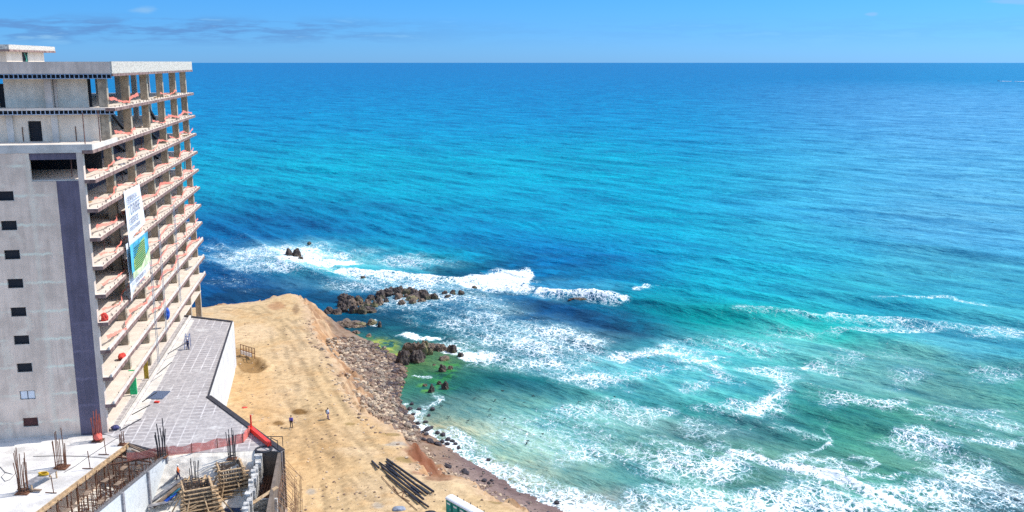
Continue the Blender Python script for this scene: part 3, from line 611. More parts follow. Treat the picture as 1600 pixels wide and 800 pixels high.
def sea_mat():
    t = NT('sea_water'); wc = t.n('ShaderNodeAttribute', attribute_name='wcol').outputs['Color']; fa = t.n('ShaderNodeAttribute', attribute_name='foam').outputs['Fac']
    o = t.tc.outputs['Object']
    # warped coordinates for the foam lace
    nz = t.n('ShaderNodeTexNoise'); t.l(o, nz.inputs[0]); nz.inputs['Scale'].default_value = .45; nz.inputs['Detail'].default_value = 5
    vm = t.n('ShaderNodeVectorMath', operation='MULTIPLY_ADD'); t.l(nz.outputs['Color'], vm.inputs[0]); vm.inputs[1].default_value = (2.4, 2.4, 0); t.l(o, vm.inputs[2])
    wv = t.coord((1, 1, 0), (0, 0, R(35)), vm.outputs[0]); wv2 = t.coord((1.35, .8, 0), (0, 0, R(35)), vm.outputs[0])
    def edge(vec, sc_):
        v = t.n('ShaderNodeTexVoronoi', feature='DISTANCE_TO_EDGE'); t.l(vec, v.inputs[0]); v.inputs['Scale'].default_value = sc_; v.inputs['Randomness'].default_value = 1; return v.outputs['Distance']
    e1, e2, e3 = edge(wv2, .52), edge(wv, 1.35), edge(wv, 3.4)
    n1 = t.noise(wv, .55, 7, .65); n2 = t.noise(wv, 2.2, 6, .7)
    lace = t.math('MINIMUM', t.math('MULTIPLY', e1, 1.9), t.math('ADD', t.math('MULTIPLY', e2, 1.5), .03))
    lace = t.math('ADD', t.math('MULTIPLY', lace, .95), t.math('MULTIPLY', e3, .5))
    m = t.math('SUBTRACT', t.math('MULTIPLY', fa, .98), t.math('ADD', t.math('MULTIPLY', lace, 2.5), .07))
    m = t.math('ADD', m, t.math('MULTIPLY', t.math('SUBTRACT', n1, .5), 1.0)); m = t.math('ADD', m, t.math('MULTIPLY', t.math('SUBTRACT', n2, .5), .75))
    m = t.math('MINIMUM', m, t.math('MULTIPLY', fa, 6))
    mask = t.mapr(m, 0.0, .26, 0, .93); soft = t.math('MULTIPLY', t.mapr(m, -.55, .2, 0, .6), t.mapr(fa, .02, .35))
    # stray whitecap flecks
    fl = t.noise(t.along(46, 3), .3, 8, .75); mask = t.math('MAXIMUM', mask, t.mapr(fl, .80, .86, 0, .5))
    body = t.mix(t.mapr(t.noise(t.along(46, 5), .10, 5, .6), .3, .7), t.mix(1.0, wc, (.80, .84, .88), 'MULTIPLY'), t.mix(1.0, wc, (1.16, 1.12, 1.08), 'MULTIPLY'))
    body = t.mix(soft, body, (.34, .62, .66))
    foamc = t.mix(n2, (.80, .84, .86), (.96, .97, .97))
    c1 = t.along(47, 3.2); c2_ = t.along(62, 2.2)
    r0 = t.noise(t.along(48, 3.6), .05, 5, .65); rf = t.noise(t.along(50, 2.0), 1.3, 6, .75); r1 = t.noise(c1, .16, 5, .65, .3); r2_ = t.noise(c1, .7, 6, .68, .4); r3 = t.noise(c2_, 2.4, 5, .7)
    crest_light = t.math('ADD', t.math('MULTIPLY', r0, .27), t.math('ADD', t.math('MULTIPLY', r1, .28), t.math('ADD', t.math('MULTIPLY', r2_, .20), t.math('MULTIPLY', rf, .25))))
    body = t.mix(t.mapr(crest_light, .40, .60), t.mix(1.0, body, (.45, .66, .76), 'MULTIPLY'), t.mix(1.0, body, (1.7, 1.30, 1.18), 'MULTIPLY'))  # wave light and shade painted into the body colour, streaked along the crests
    nb = t.bump(r0, 1.0, 3.0); nb = t.bump(r1, 1.0, 1.5, nb); nb = t.bump(r2_, 1.0, .45, nb); nb = t.bump(r3, .7, .08, nb)
    nb = t.bump(mask, .6, .10, nb)
    # a wind-roughened sea never mirrors fully at grazing angles: diffuse body + capped gloss
    t.t.nodes.remove(t.b); df = t.n('ShaderNodeBsdfDiffuse'); gs = t.n('ShaderNodeBsdfGlossy'); mx = t.n('ShaderNodeMixShader')
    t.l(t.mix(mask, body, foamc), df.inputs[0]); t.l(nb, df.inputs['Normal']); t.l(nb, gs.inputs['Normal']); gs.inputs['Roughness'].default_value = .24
    lw = t.n('ShaderNodeLayerWeight'); lw.inputs[0].default_value = .5; t.l(nb, lw.inputs['Normal'])
    fz = t.math('ADD', t.math('MULTIPLY', t.math('POWER', lw.outputs['Facing'], 4.0), .12), .012)
    fz = t.math('MULTIPLY', fz, t.math('SUBTRACT', 1.0, mask))
    t.l(fz, mx.inputs[0]); t.l(df.outputs[0], mx.inputs[1]); t.l(gs.outputs[0], mx.inputs[2]); t.l(mx.outputs[0], t.o.inputs[0]); return t.m
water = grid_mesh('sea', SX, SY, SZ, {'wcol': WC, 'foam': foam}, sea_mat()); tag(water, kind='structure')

# ------------------------------------------------------------------ tower frame (local x = along the long side, y = into the building)
DU = Vector((-.1656, .9862, 0)); DV = Vector((-.9862, -.1656, 0)); BO = Vector((-48.0, 105.0, 0)); BZ = 17.0
RZB = math.atan2(DU.y, DU.x)
def bw(u, v, z): return BO + DU * u + DV * v + Vector((0, 0, z))
def vx(x, u, z):
    r = (800 - x) / F_PX
    return (r * (CT * (105 + .9862 * u) + ST * (60 - z)) - 48 - .1656 * u) / (.9862 + .1621 * r)
ZK = [17.1 + 3.33 * k for k in range(11)] + [54.5]; LU = 71.5
tower = empty('apartment_tower', (BO.x, BO.y, BZ), RZB, 'unfinished concrete apartment tower with open floors facing the sea', 'tower')
class TB(MB):
    def bx(s, u0, u1, v0, v1, z0, z1): s.box(u0, u1, v0, v1, z0 - BZ, z1 - BZ)
def tb(name, mat, boxes, label=None, parent=None):
    m = TB()
    for b in boxes: m.bx(*b)
    return m.build(name, mat, parent or tower, label=label)
# blank end wall towards the camera
V1 = 30.0
bx = [(0, .35, 3.0, 7.6, 16.2, 46.95), (0, .35, 5.6, 7.6, 46.95, 50.1), (0, .35, 9.25, V1, 16.2, 50.1)]
zz = 16.2
for k in range(9): bx.append((0, .35, 7.6, 9.25, zz, ZK[k] + 1.15)); zz = ZK[k] + 2.2
bx.append((0, .35, 7.6, 9.25, zz, 50.1))
tb('end_wall', M_end, bx, 'blank shaded concrete end wall')
tb('slate_panel', M_purple, [(-.03, .35, .65, 3.0, 16.2, 46.95), (.0, .35, .65, 3.0, 46.95, 46.98)], 'dark slate coloured strip down the end wall')
tb('corner_pier', M_conc, [(-.02, .7, 0, .65, 16.2, 50.1)], 'pale corner pier')
tb('lintel', M_purple, [(.12, .5, .65, 5.6, 49.35, 50.1)])
tb('recess_floor', M_conclight, [(.0, .35, .66, 5.6, 46.98, 47.06)])
for k in range(9):
    z0, z1 = ZK[k] + 1.15, ZK[k] + 2.2
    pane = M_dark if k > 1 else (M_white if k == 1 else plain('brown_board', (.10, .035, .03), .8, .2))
    if k == 1:
        wdw = tb('window', M_white, [(.1, .16, 7.66, 8.39, z0 + .05, z1 - .05), (.1, .16, 8.46, 9.19, z0 + .05, z1 - .05)], 'white twin window in the end wall')
        tb('window_frame', M_black, [(.06, .2, 7.6, 7.66, z0, z1), (.06, .2, 9.19, 9.25, z0, z1), (.06, .2, 7.66, 9.19, z0, z0 + .05), (.06, .2, 7.66, 9.19, z1 - .05, z1), (.06, .2, 8.39, 8.46, z0 + .05, z1 - .05)], parent=wdw)
        wdw2 = wdw
    else:
        wdw = tb('window', pane, [(.24, .34, 7.62, 9.23, z0 + .02, z1 - .02)], 'boarded dark red window' if k == 0 else None)
        tb('window_frame', M_conclight, [(-.02, .2, 7.55, 7.6, z0 - .05, z1 + .05), (-.02, .2, 7.6, 9.25, z0 - .06, z0)], parent=wdw)
# floors
for k in range(0, 12):
    z = ZK[k]; u0 = 0 if k < 11 else 11.8; vb = 16 if k < 10 else V1
    if k == 0: tb('floor_slab', M_slabtop, [(.35, LU, .0, vb, z - .3, z)]); continue
    bxs = [(u0, LU, -1.05, 0, z - .28, z), (u0 + (.7 if k < 11 else 0), LU, 0, vb, z - .28, z)]
    if k == 10: bxs[1] = (.35, LU, 0, vb, z - .28, z)
    sl = tb('floor_slab', M_slabtop, bxs)
    tb('slab_edge', M_edge, [(u0 - .08, LU + .08, -1.13, -1.05, z - .42, z - .04), (u0 - .08, u0, -1.05, 0, z - .42, z - .04), (LU, LU + .08, -1.05, vb, z - .42, z - .04)], parent=sl)
    pins = TB(); r3 = random.Random(k)
    for i in range(int((LU - u0) / 2.05)):
        uu = u0 + .9 + i * 2.05 + r3.uniform(-.2, .2)
        pins.bx(uu, uu + .07, -.95, -.89, z, z + .24)
        if r3.random() < .35: pins.bx(uu + .3, uu + .37, -.75, -.69, z, z + .3)
    pins.build('anchor_pin', M_black, sl)['kind'] = 'stuff'
for k in (1, 2, 3): tb('curb', M_conclight, [(0, LU, -1.04, -.86, ZK[k] + .002, ZK[k] + .32)])
tb('terrace_upstand', M_conclight, [(-.06, .28, -1.12, V1, 50.1, 51.02), (.28, 11.8, -1.12, -.9, 50.1, 50.9)])
# the open ground storey edge
for u in (60.3, 70.8): tb('column', M_col, [(u - .45, u + .45, 0, 1.0, 8.6, 16.8)])
tb('ground_curb', M_conclight, [(.8, 52, -1.3, -1.0, 16.6, 17.25)])
# roof
tb('roof', plain('roof_screed', (.62, .60, .56), .9, .15), [(12.05, LU - .2, -.9, V1, 58.5, 59.3)])
tb('roof_fascia', M_fasc, [(11.8, LU, -1.15, -.9, 58.62, 60.08)], 'rough sunlit side of the roof parapet')
tb('roof_fascia', M_conc, [(11.8, 12.05, -.9, V1, 58.62, 60.05), (LU - .25, LU, -.9, V1, 58.62, 60.0), (12.05, LU - .25, V1 - .25, V1, 58.62, 60.0)])
tb('roof_edge', M_edge, [(11.75, LU + .05, -1.2, -1.0, 58.3, 58.6)])
hb = tb('roof_house', M_penth, [(18.5, 33.5, 12.9, 13.1, 59.3, 61.3), (18.5, 18.7, 13.1, 28, 59.3, 61.3), (33.3, 33.5, 13.1, 28, 59.3, 61.3)], 'flat roofed stair house on the roof')
tb('roof_house_slab', M_fasc, [(16.9, 35.8, 12.0, 29, 61.55, 62.15)], parent=hb)
tb('slab_edge', M_edge, [(16.88, 35.82, 11.95, 29, 61.3, 61.55)], parent=hb)
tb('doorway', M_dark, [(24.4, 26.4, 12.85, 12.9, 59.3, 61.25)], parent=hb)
st = TB(); M_grnst = plain('green_steel', (.05, .35, .25), .5, .2)
for i in range(7):
    st.bar((24.6 + i * .2, 12.7, 59.4 - BZ + i * .28), (25.0 + i * .2, 12.7, 59.4 - BZ + i * .28), .07)
st.bar((24.5, 12.7, 59.3 - BZ), (25.9, 12.7, 61.2 - BZ), .08); st.bar((26.2, 12.7, 59.3 - BZ), (24.7, 12.7, 61.2 - BZ), .08)
st.build('ladder', M_grnst, hb)
# penthouse end walls with pilasters and a door
vr = vx(142, 14, 56)
tb('penthouse_wall', M_penth, [(14.0, 14.3, vr + .35, vx(7, 14, 56), 54.5, 58.5), (14.0, 14.3, vx(-3, 14, 56), V1, 54.5, 58.5)])
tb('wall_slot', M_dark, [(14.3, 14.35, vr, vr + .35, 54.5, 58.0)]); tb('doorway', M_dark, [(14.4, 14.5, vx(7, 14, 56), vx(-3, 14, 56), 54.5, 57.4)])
tb('pilaster', M_conc, [(13.8, 14.0, vx(90, 14, 56), vx(86, 14, 56), 54.5, 58.5)])
d0, d1_ = vx(65, 13, 52), vx(44, 13, 52); vr2 = vx(157, 13, 52)
tb('penthouse_wall', M_penth, [(13.0, 13.3, vr2, d0, 50.4, 54.2), (13.0, 13.3, d1_, V1, 50.4, 54.2), (13.0, 13.3, d0, d1_, 52.9, 54.2)])
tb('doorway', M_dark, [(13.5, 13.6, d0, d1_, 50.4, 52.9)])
for xa, xb in ((92, 82), (22, 12)): tb('pilaster', M_conclight, [(12.7, 13.0, vx(xa, 13, 52), vx(xb, 13, 52), 50.4, 54.2)])
for x_ in (35, 118): tb('conduit', M_rust, [(12.92, 12.99, vx(x_ + .6, 13, 52), vx(x_ - .6, 13, 52), 50.4, 52.2)])
for zt0, zt1 in ((58.0, 58.6), (53.7, 54.3)):
    m = TB(); m.bx(11.85, 12.1, -1.0, 18, zt0, zt0 + .08); m.bx(11.85, 12.1, -1.0, 18, zt1 - .08, zt1)
    vv = -1.0
    while vv < 18: m.bx(11.85, 12.05, vv, vv + .09, zt0 + .08, zt1 - .08); vv += .53
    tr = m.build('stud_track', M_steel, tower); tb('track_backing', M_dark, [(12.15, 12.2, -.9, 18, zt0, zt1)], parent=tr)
# columns, braces, inner walls, added shade sheets
US = [13.5, 25.3, 37.2, 49.0, 60.3, 70.8]
for k in range(0, 12):
    top = (ZK[k + 1] - .28) if k < 11 else 58.5
    for u in US:
        tb('column', M_col, [(u - .42, u + .42, .0, 1.0, ZK[k], top)])
for u in US: tb('inner_column', M_conc, [(u - .4, u + .4, 6.4, 7.2, ZK[0], 58.5)])
for u in (19, 31, 43, 55): tb('inner_column', M_purple, [(u - .3, u + .3, 10.5, 11.1, ZK[10], 58.5)])
for k in range(2, 11):
    for u0, u1 in ((25.3, 37.2), (49.0, 60.3)):
        m = TB(); zt_ = ZK[k + 1] - .3 - BZ
        m.bar((u0 + .6, 3.4, zt_), (u1 - 2.2, 3.4, ZK[k] + .1 - BZ), .42); m.build('brace', M_black if k > 3 else M_conc, tower)
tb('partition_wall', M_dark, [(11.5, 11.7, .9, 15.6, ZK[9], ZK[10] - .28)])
for k in range(2, 10): tb('bay_shade_sheet', plain('bay_shade_dark', (.05, .05, .075), .9, .25), [(1.0 if k < 9 else 12.0, LU - 1, 4.0, 4.2, ZK[k], ZK[k + 1] - .28)])  # dark sheets added to stand in for the deep shade inside the bays
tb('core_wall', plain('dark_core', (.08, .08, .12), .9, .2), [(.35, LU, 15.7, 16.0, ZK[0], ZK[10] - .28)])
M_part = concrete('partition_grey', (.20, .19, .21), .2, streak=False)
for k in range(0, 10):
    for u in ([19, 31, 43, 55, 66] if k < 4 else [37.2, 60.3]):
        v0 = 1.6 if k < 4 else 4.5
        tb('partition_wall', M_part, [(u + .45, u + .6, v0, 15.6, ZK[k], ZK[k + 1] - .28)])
# fitted-out low storeys: doors, kitchen, balustrade glass, coloured sheets
for k, u in ((1, 22), (2, 40), (1, 44), (0, 30), (0, 46)):
    tb('glass_front', M_glass, [(u, u + 7, 1.0, 1.06, ZK[k] + .05, ZK[k] + 2.5)])
tb('green_sheet', M_green, [(12.2, 12.9, -.3, -.2, ZK[0] + .05, ZK[1] - .5)]) if False else None
tower_kids = 1

# ---- things hung on or standing in the tower
def hang(name, mat, boxes, label, cat, group=None):
    m = TB(); [m.bx(*b) for b in boxes]
    o = m.build(name, mat); o.location = (BO.x, BO.y, BZ); o.rotation_euler = (0, 0, RZB); return tag(o, label, cat, group)
ORD = ['ground', 'first', 'second', 'third', 'fourth', 'fifth', 'sixth', 'seventh', 'eighth', 'ninth', 'tenth', 'top']
def sheet(name, pts_top, pts_bot, mat, nz=4, uvs=1.0):
    """cloth strip between two polylines"""
    n = len(pts_top); V = []; Fc = []; UV = []
    for j in range(nz + 1):
        for i in range(n):
            a, b = Vector(pts_top[i]), Vector(pts_bot[i]); t_ = j / nz; p = a.lerp(b, t_); V.append(p); UV.append((i / (n - 1) * uvs, t_))
    for j in range(nz):
        for i in range(n - 1): q = j * n + i; Fc.append((q, q + 1, q + 1 + n, q + n))
    me = bpy.data.meshes.new(name); me.from_pydata(V, [], Fc); uv = me.uv_layers.new(name='UVMap')
    for l in me.loops: uv.data[l.index].uv = UV[l.vertex_index]
    me.materials.append(mat); me.polygons.foreach_set('use_smooth', [True] * len(me.polygons)); o = bpy.data.objects.new(name, me); col.objects.link(o); return o
rn = random.Random(21)
def safety_net(k, ua, ub, where, full=False):
    z = ZK[k]; n = 34; ptsT, ptsB = [], []; ph = rn.uniform(0, 6); v0 = rn.uniform(-.5, -.1); span = rn.uniform(11, 16)
    hi, lo = rn.uniform(.5, .95), rn.uniform(.12, .3)
    for i in range(n):
        t_ = i / (n - 1); u = ua + (ub - ua) * t_; s_ = abs(math.cos(math.pi * (u - ua) / span))
        hgt = (.26 if full else .10) + .03 * math.sin(i * .8 + ph) + .18 * s_ ** 4
        top = z + lo + hgt + (hi - lo) * s_ ** 1.6 + .05 * math.sin(i * 1.7 + ph)
        v = v0 + .15 * math.sin(i * .5 + ph) - .4 * (1 - s_)
        bot = max(z + .04, top - hgt); top = max(top, bot + .06)
        ptsT.append(bw(u, v, top)); ptsB.append(bw(u, v - .12, bot))
    o = sheet('safety_net', ptsT, ptsB, M_net, 3, uvs=(ub - ua) / 1.2)
    tag(o, f'orange safety netting along the {ORD[k]} floor edge, {where}', 'safety net', 'orange safety nets along the open floor edges')
for k in range(2, 12):
    if k in (2,): segs = ((26, 37, 'second bay from the near corner'),)
    elif k == 11: segs = ((13, 30, 'near half'), (44, 60, 'far half'))
    elif k == 10: segs = ((14, 25, 'at the near end'), (37, 49, 'mid length'), (50, 70, 'at the far end'))
    else: segs = ((1.5, 13, 'at the near corner'), (13, 25.5, 'beside the first column'), (25.5, 49, 'mid length'), (49, 71, 'at the far end'))
    for a, b, wh in segs: safety_net(k, a + rn.uniform(0, .5), b - rn.uniform(0, .5), wh, full=(k + int(a)) % 4 == 0)
# shoring props and site debris on the open floors
r9 = random.Random(5); M_prop = plain('prop_steel', (.16, .07, .05), .7, .4, 4)
for i in range(34):
    k = r9.randrange(3, 11); u = r9.uniform(2, 69); v = r9.uniform(.6, 2.6)
    if min(abs(u - q) for q in US) < .8: u += 1.5
    m = MB(); m.tube([bw(u, v, ZK[k]), bw(u + .05, v, ZK[k + 1] - .28)], .06, 5); tag(m.build('shoring_prop', M_prop), f'thin rusty shoring prop standing on the {ORD[k]} open floor', 'prop', 'thin shoring props on the open floors')
for i in range(26):
    k = r9.randrange(2, 12); u = r9.uniform(14 if k == 11 else 2, 69); v = r9.uniform(-.4, 1.8); a_ = r9.uniform(1.4, 1.9); L = r9.uniform(.8, 3.0); m = MB()
    p = bw(u, v, ZK[k] + .08); q = p + Vector((math.cos(a_) * .3, math.sin(a_), 0)).normalized() * L; m.bar(p, q, r9.uniform(.12, .5), .12)
    tag(m.build('loose_board', r9.choice([M_wood, M_ply, M_plank])), f'loose board left on the {ORD[k]} open floor', 'board', 'loose boards on the open floors')
# banners
def banner(u0, u1, zt0, zt1, zb0, zb1, mat, name):
    n = 12; T_, B_2 = [], []
    for i in range(n):
        t_ = i / (n - 1); u = u0 + (u1 - u0) * t_; b = .22 * math.sin(t_ * 5) - 1.45
        T_.append(bw(u, -1.30, zt0 + (zt1 - zt0) * t_)); B_2.append(bw(u + .4 * math.sin(t_ * 3), b, zb0 + (zb1 - zb0) * t_ ** .6))
    return sheet(name, T_, B_2, mat, 8)
M_ban = plain('banner_white', (.78, .79, .82), .6, .06, 1, .1)
def lettering(parent, txt, u, z, size, mat, v=-1.52, name='lettering', shear=0):
    c = bpy.data.curves.new(name, 'FONT'); c.body = txt; c.size = size; c.extrude = .01; c.align_x = 'LEFT'
    o = bpy.data.objects.new(name, c); col.objects.link(o)
    dg = bpy.context.evaluated_depsgraph_get(); me = bpy.data.meshes.new_from_object(o.evaluated_get(dg)); bpy.data.objects.remove(o)
    me.materials.clear(); me.materials.append(mat); p = bpy.data.objects.new(name, me); col.objects.link(p)
    p.parent = parent; p.matrix_world = Matrix.Translation(bw(u, v, z)) @ Matrix.Rotation(RZB, 4, 'Z') @ Matrix.Rotation(R(90), 4, 'X') ; return p
b1 = banner(11.8, 20.8, 44.1, 43.9, 36.6, 38.8, M_ban, 'advertising_banner')
tag(b1, 'white lettered banner hanging on the open floors, the upper of two', 'banner')
M_ink = plain('banner_ink', (.32, .33, .39), .7, .2)
lettering(b1, 'RESIDENCIAL', 12.5, 42.7, .92, M_ink); lettering(b1, 'TORRE', 13.4, 40.9, 1.9, M_ink); lettering(b1, 'RESERVE', 13.4, 39.7, 1.2, M_ink); lettering(b1, 'LOFTS & CONDOS', 12.6, 38.9, .72, M_ink)
def onb(name, mat, boxes, parent):
    m = TB(); [m.bx(*b) for b in boxes]; o = m.build(name, mat); o.parent = parent; o.matrix_world = Matrix.Translation((BO.x, BO.y, BZ)) @ Matrix.Rotation(RZB, 4, 'Z'); return o
onb('rule_line', M_ink, [(12.6, 19.8, -1.52, -1.50, 42.45, 42.52)], b1)
b2 = banner(10.6, 21.4, 37.6, 37.5, 30.2, 32.2, M_ban, 'advertising_banner')
tag(b2, 'banner with a green and blue picture of a tower, hanging below the white one', 'banner')
M_bsky = plain('banner_sky_blue', (.08, .42, .62), .6, .5, .5, 0); M_bgr = plain('banner_green', (.14, .34, .10), .6, .6, 1.2, 0, c2=(.42, .52, .14)); M_bdk = plain('banner_dark_green', (.02, .10, .05), .6, .5, 2)
onb('picture_sky', M_bsky, [(10.7, 21.2, -1.78, -1.76, 33.6, 37.4)], b2)
def slanted(name, mat, pts, v, parent):
    m = TB(); m.face([(u, v, z - BZ) for u, z in pts]); m.face([(u, v + .01, z - BZ) for u, z in reversed(pts)]); o = m.build(name, mat); o.parent = parent; o.matrix_world = Matrix.Translation((BO.x, BO.y, BZ)) @ Matrix.Rotation(RZB, 4, 'Z'); return o
slanted('picture_tower', M_bgr, [(12.0, 33.6), (18.9, 33.6), (18.9, 37.1), (16.2, 36.8), (14.4, 36.0), (12.0, 35.2)], -1.81, b2)
onb('picture_floors', M_bdk, [(12.2 + .25 * (i % 3), 18.8 - .15 * (i % 2), -1.84, -1.83, 33.9 + i * .27, 34.02 + i * .27) for i in range(11)], b2)
slanted('picture_lawn', plain('banner_pale_green', (.62, .72, .42), .6, .4, 1.2), [(10.8, 33.0), (21.2, 33.3), (21.2, 35.2), (18.2, 34.4), (15.5, 33.7), (10.8, 33.9)], -1.87, b2)
lettering(b2, 'DEPARTAMENTOS', 11.8, 32.35, .75, M_ink, v=-1.86); lettering(b2, 'FRENTE AL MAR', 12.0, 31.6, .65, M_ink, v=-1.86)

def heap(name, c, sx, sy, sz, mat, seed, label, cat, group=None, sub=3, amp=.35, sc_=1.4, rough=1):
    bm = bmesh.new(); bmesh.ops.create_icosphere(bm, subdivisions=sub, radius=1)
    V = np.array([v.co[:] for v in bm.verts]); n = fbm(V[:, 0] * sc_ + 9 + seed, V[:, 1] * sc_ + 5, V[:, 2] * sc_ + 3, oct=4, seed=seed)
    r = 1 + (n - .5) * 2 * amp
    for v, k_ in zip(bm.verts, r): v.co = Vector((v.co.x * sx, v.co.y * sy, v.co.z * sz)) * k_
    me = bpy.data.meshes.new(name); bm.to_mesh(me); bm.free(); me.materials.append(mat)
    o = bpy.data.objects.new(name, me); col.objects.link(o); o.location = c; return tag(o, label, cat, group)
heap('tarpaulin', bw(33, -1.15, 22.6), .4, .5, .9, M_blue, 4, 'crumpled bright blue tarpaulin hanging on a floor edge', 'tarpaulin', amp=.5)
heap('netting_heap', bw(.9, -.5, ZK[4] + .35), .4, .5, .6, M_redt, 5, 'red bundle of netting heaped at the near end of the fourth floor', 'netting', amp=.6)
heap('netting_heap', bw(6.8, -.6, ZK[2] + .35), .4, .6, .4, M_redt, 6, 'red netting heap on the second floor slab, lower of two', 'netting', amp=.6)
hang('cloth_screen', M_green, [(12.3, 12.5, -.75, .1, ZK[0] + .1, ZK[1] + .1)], 'bright green upright sheet on the ground storey', 'screen')
hang('sheathing_panel', M_yellow, [(18.9, 19.0, -.9, -.3, ZK[0], ZK[1] - .5)], 'yellow ochre panel against a ground floor column', 'panel')
hang('white_door_leaf', M_white, [(40.0, 40.1, 1.0, 2.6, ZK[3], ZK[3] + 2.4)], 'white panel standing on the third floor', 'panel')
def cable(u, v, z0, z1, lab):
    m = MB(); m.tube([bw(u, v, z0), bw(u, v, z1)], .045, 5); m.tube([bw(u + .9, v, z0), bw(u + .9, v, z1)], .045, 5)
    tag(m.build('hanging_rail', M_steel), lab, 'rail', 'thin vertical hoist rails in front of the floors')
cable(22.5, -1.5, 18, 33, 'pair of thin grey vertical rails nearest the corner'); cable(29.5, -1.5, 20.5, 36, 'pair of thin grey vertical rails beside the blue tarpaulin'); cable(42, -1.5, 22, 38, 'farthest pair of thin grey vertical rails')
for i, (x0, y0, x1, y1) in enumerate(((187, 673, 221, 654), (206, 648, 234, 633), (222, 628, 245, 613), (245, 585, 268, 566), (262, 553, 290, 536))):
    a = at(x0, y0, 17.6 + .1 * i); b = at(x1, y1, 18.6)
    m = MB(); m.tube([a, b], .06, 6); tag(m.build('leaning_pole', M_black), 'black pole propped out over the paving, ' + ['nearest the corner', 'second from the corner', 'middle one', 'second farthest', 'farthest along'][i], 'pole', 'black poles propped along the tower foot')

# ------------------------------------------------------------------ raised paving, retaining walls, deck and lower floor
def mk_paving():
    t = NT('stamped_paving'); v = t.coord((1, 1, 1), (0, 0, R(-10))); nz = t.n('ShaderNodeTexNoise'); t.l(v, nz.inputs[0]); nz.inputs['Scale'].default_value = .6
    br = t.n('ShaderNodeTexBrick'); t.l(v, br.inputs[0]); br.inputs['Scale'].default_value = 1; br.offset = 0; br.inputs['Brick Width'].default_value = 1.35; br.inputs['Row Height'].default_value = 1.1
    br.inputs['Mortar Size'].default_value = .10; br.inputs['Mortar Smooth'].default_value = .5; br.inputs['Color1'].default_value = (.32, .295, .29, 1); br.inputs['Color2'].default_value = (.36, .33, .32, 1); br.inputs['Mortar'].default_value = (.60, .57, .55, 1)
    n1 = t.noise(v, .12, 5); n2 = t.noise(v, 1.8, 6, .65)
    flat = t.mix(n2, (.34, .315, .305), (.43, .40, .385))
    c = t.mix(t.mapr(n1, .42, .58, .1, .9), flat, br.outputs['Color']); c = t.mix(t.mapr(n2, .35, .7), t.mix(1.0, c, (.82, .81, .82), 'MULTIPLY'), t.mix(1.0, c, (1.15, 1.14, 1.13), 'MULTIPLY'))
    n4 = t.noise(t.coord(), .28, 7, .7); c = t.mix(t.mapr(n4, .56, .70, 0, .55), c, (.60, .58, .55)); c = t.mix(t.mapr(n4, .44, .34, 0, .4), c, (.24, .22, .22)); t.l(c, t.b.inputs['Base Color']); t.b.inputs['Roughness'].default_value = .85; t.l(t.bump(n2, .3, .03), t.b.inputs['Normal']); return t.m
M_pave = mk_paving()
A_, B0, C0 = at2(440, 705, 16.9), at2(325, 620, 16.9), at2(362, 503, 16.9)
D0 = at2(315, 495, 16.9); D1 = (D0[0] - 14, D0[1] + 4.5)
pl = MB(); pl.poly_prism([A_, B0, C0, D0, D1, (-64, 150), (-60, 106), (-49, 105), (-47.9, 104.4), (-44.4, 102.0), (-38.6, 98.95), (-33, 99.3), (-28.8, 99.75)], 15.6, 16.9)
tag(pl.build('paving', M_pave), kind='structure')
inn = MB(); inn.poly_prism([(-33.5, 100.3), (B0[0] - 1.2, B0[1] - .3), (C0[0] - 1.3, C0[1] - .8), (-62, 156), (-62, 100.4)], 8.0, 15.6); tag(inn.build('plaza_fill', M_conc), kind='structure')
M_white_wall = concrete('white_streaked_concrete', (.66, .64, .61), .18, scale=.6)
def wall_between(name, a, b, th_, z0, z1, mat, label, cat, cope=None, side=1, cw=.25, co=1):
    a, b = Vector((*a, 0)), Vector((*b, 0)); d = (b - a).normalized(); n = Vector((d.y, -d.x, 0)) * side
    m = MB(); m.poly_prism([a[:2], b[:2], (b + n * th_)[:2], (a + n * th_)[:2]], z0, z1); root = m.build(name, mat); tag(root, label, cat)
    if cope:
        c = MB(); c.poly_prism([(a - n * cw)[:2], (b - n * cw)[:2], (b + n * (th_ * co + .05))[:2], (a + n * (th_ * co + .05))[:2]], z1, z1 + .12); c.build('coping', cope, root)
    return root
M_cope = plain('dark_coping', (.035, .03, .035), .7, .3)
wall_between('retaining_wall', B0, C0, .35, 7.5, 16.92, M_white_wall, 'tall white streaked retaining wall dropping to the bare earth', 'wall', M_cope, cw=.05, co=.3)
wall_between('retaining_wall', A_, B0, .35, 7.5, 16.92, M_conc, 'slanting retaining wall with a dark coping by the red beam', 'wall', M_cope)
wall_between('retaining_wall', C0, D1, .3, 7.5, 16.92, M_conc, 'far end retaining wall of the paving, behind the tower foot', 'wall', M_cope)
kb = MB(); kb.poly_prism([bw(2, -1.45, 0)[:2], bw(50, -1.45, 0)[:2], bw(50, -2.1, 0)[:2], bw(4, -2.9, 0)[:2]], 16.9, 16.96); tag(kb.build('pavement', M_conclight), kind='structure')
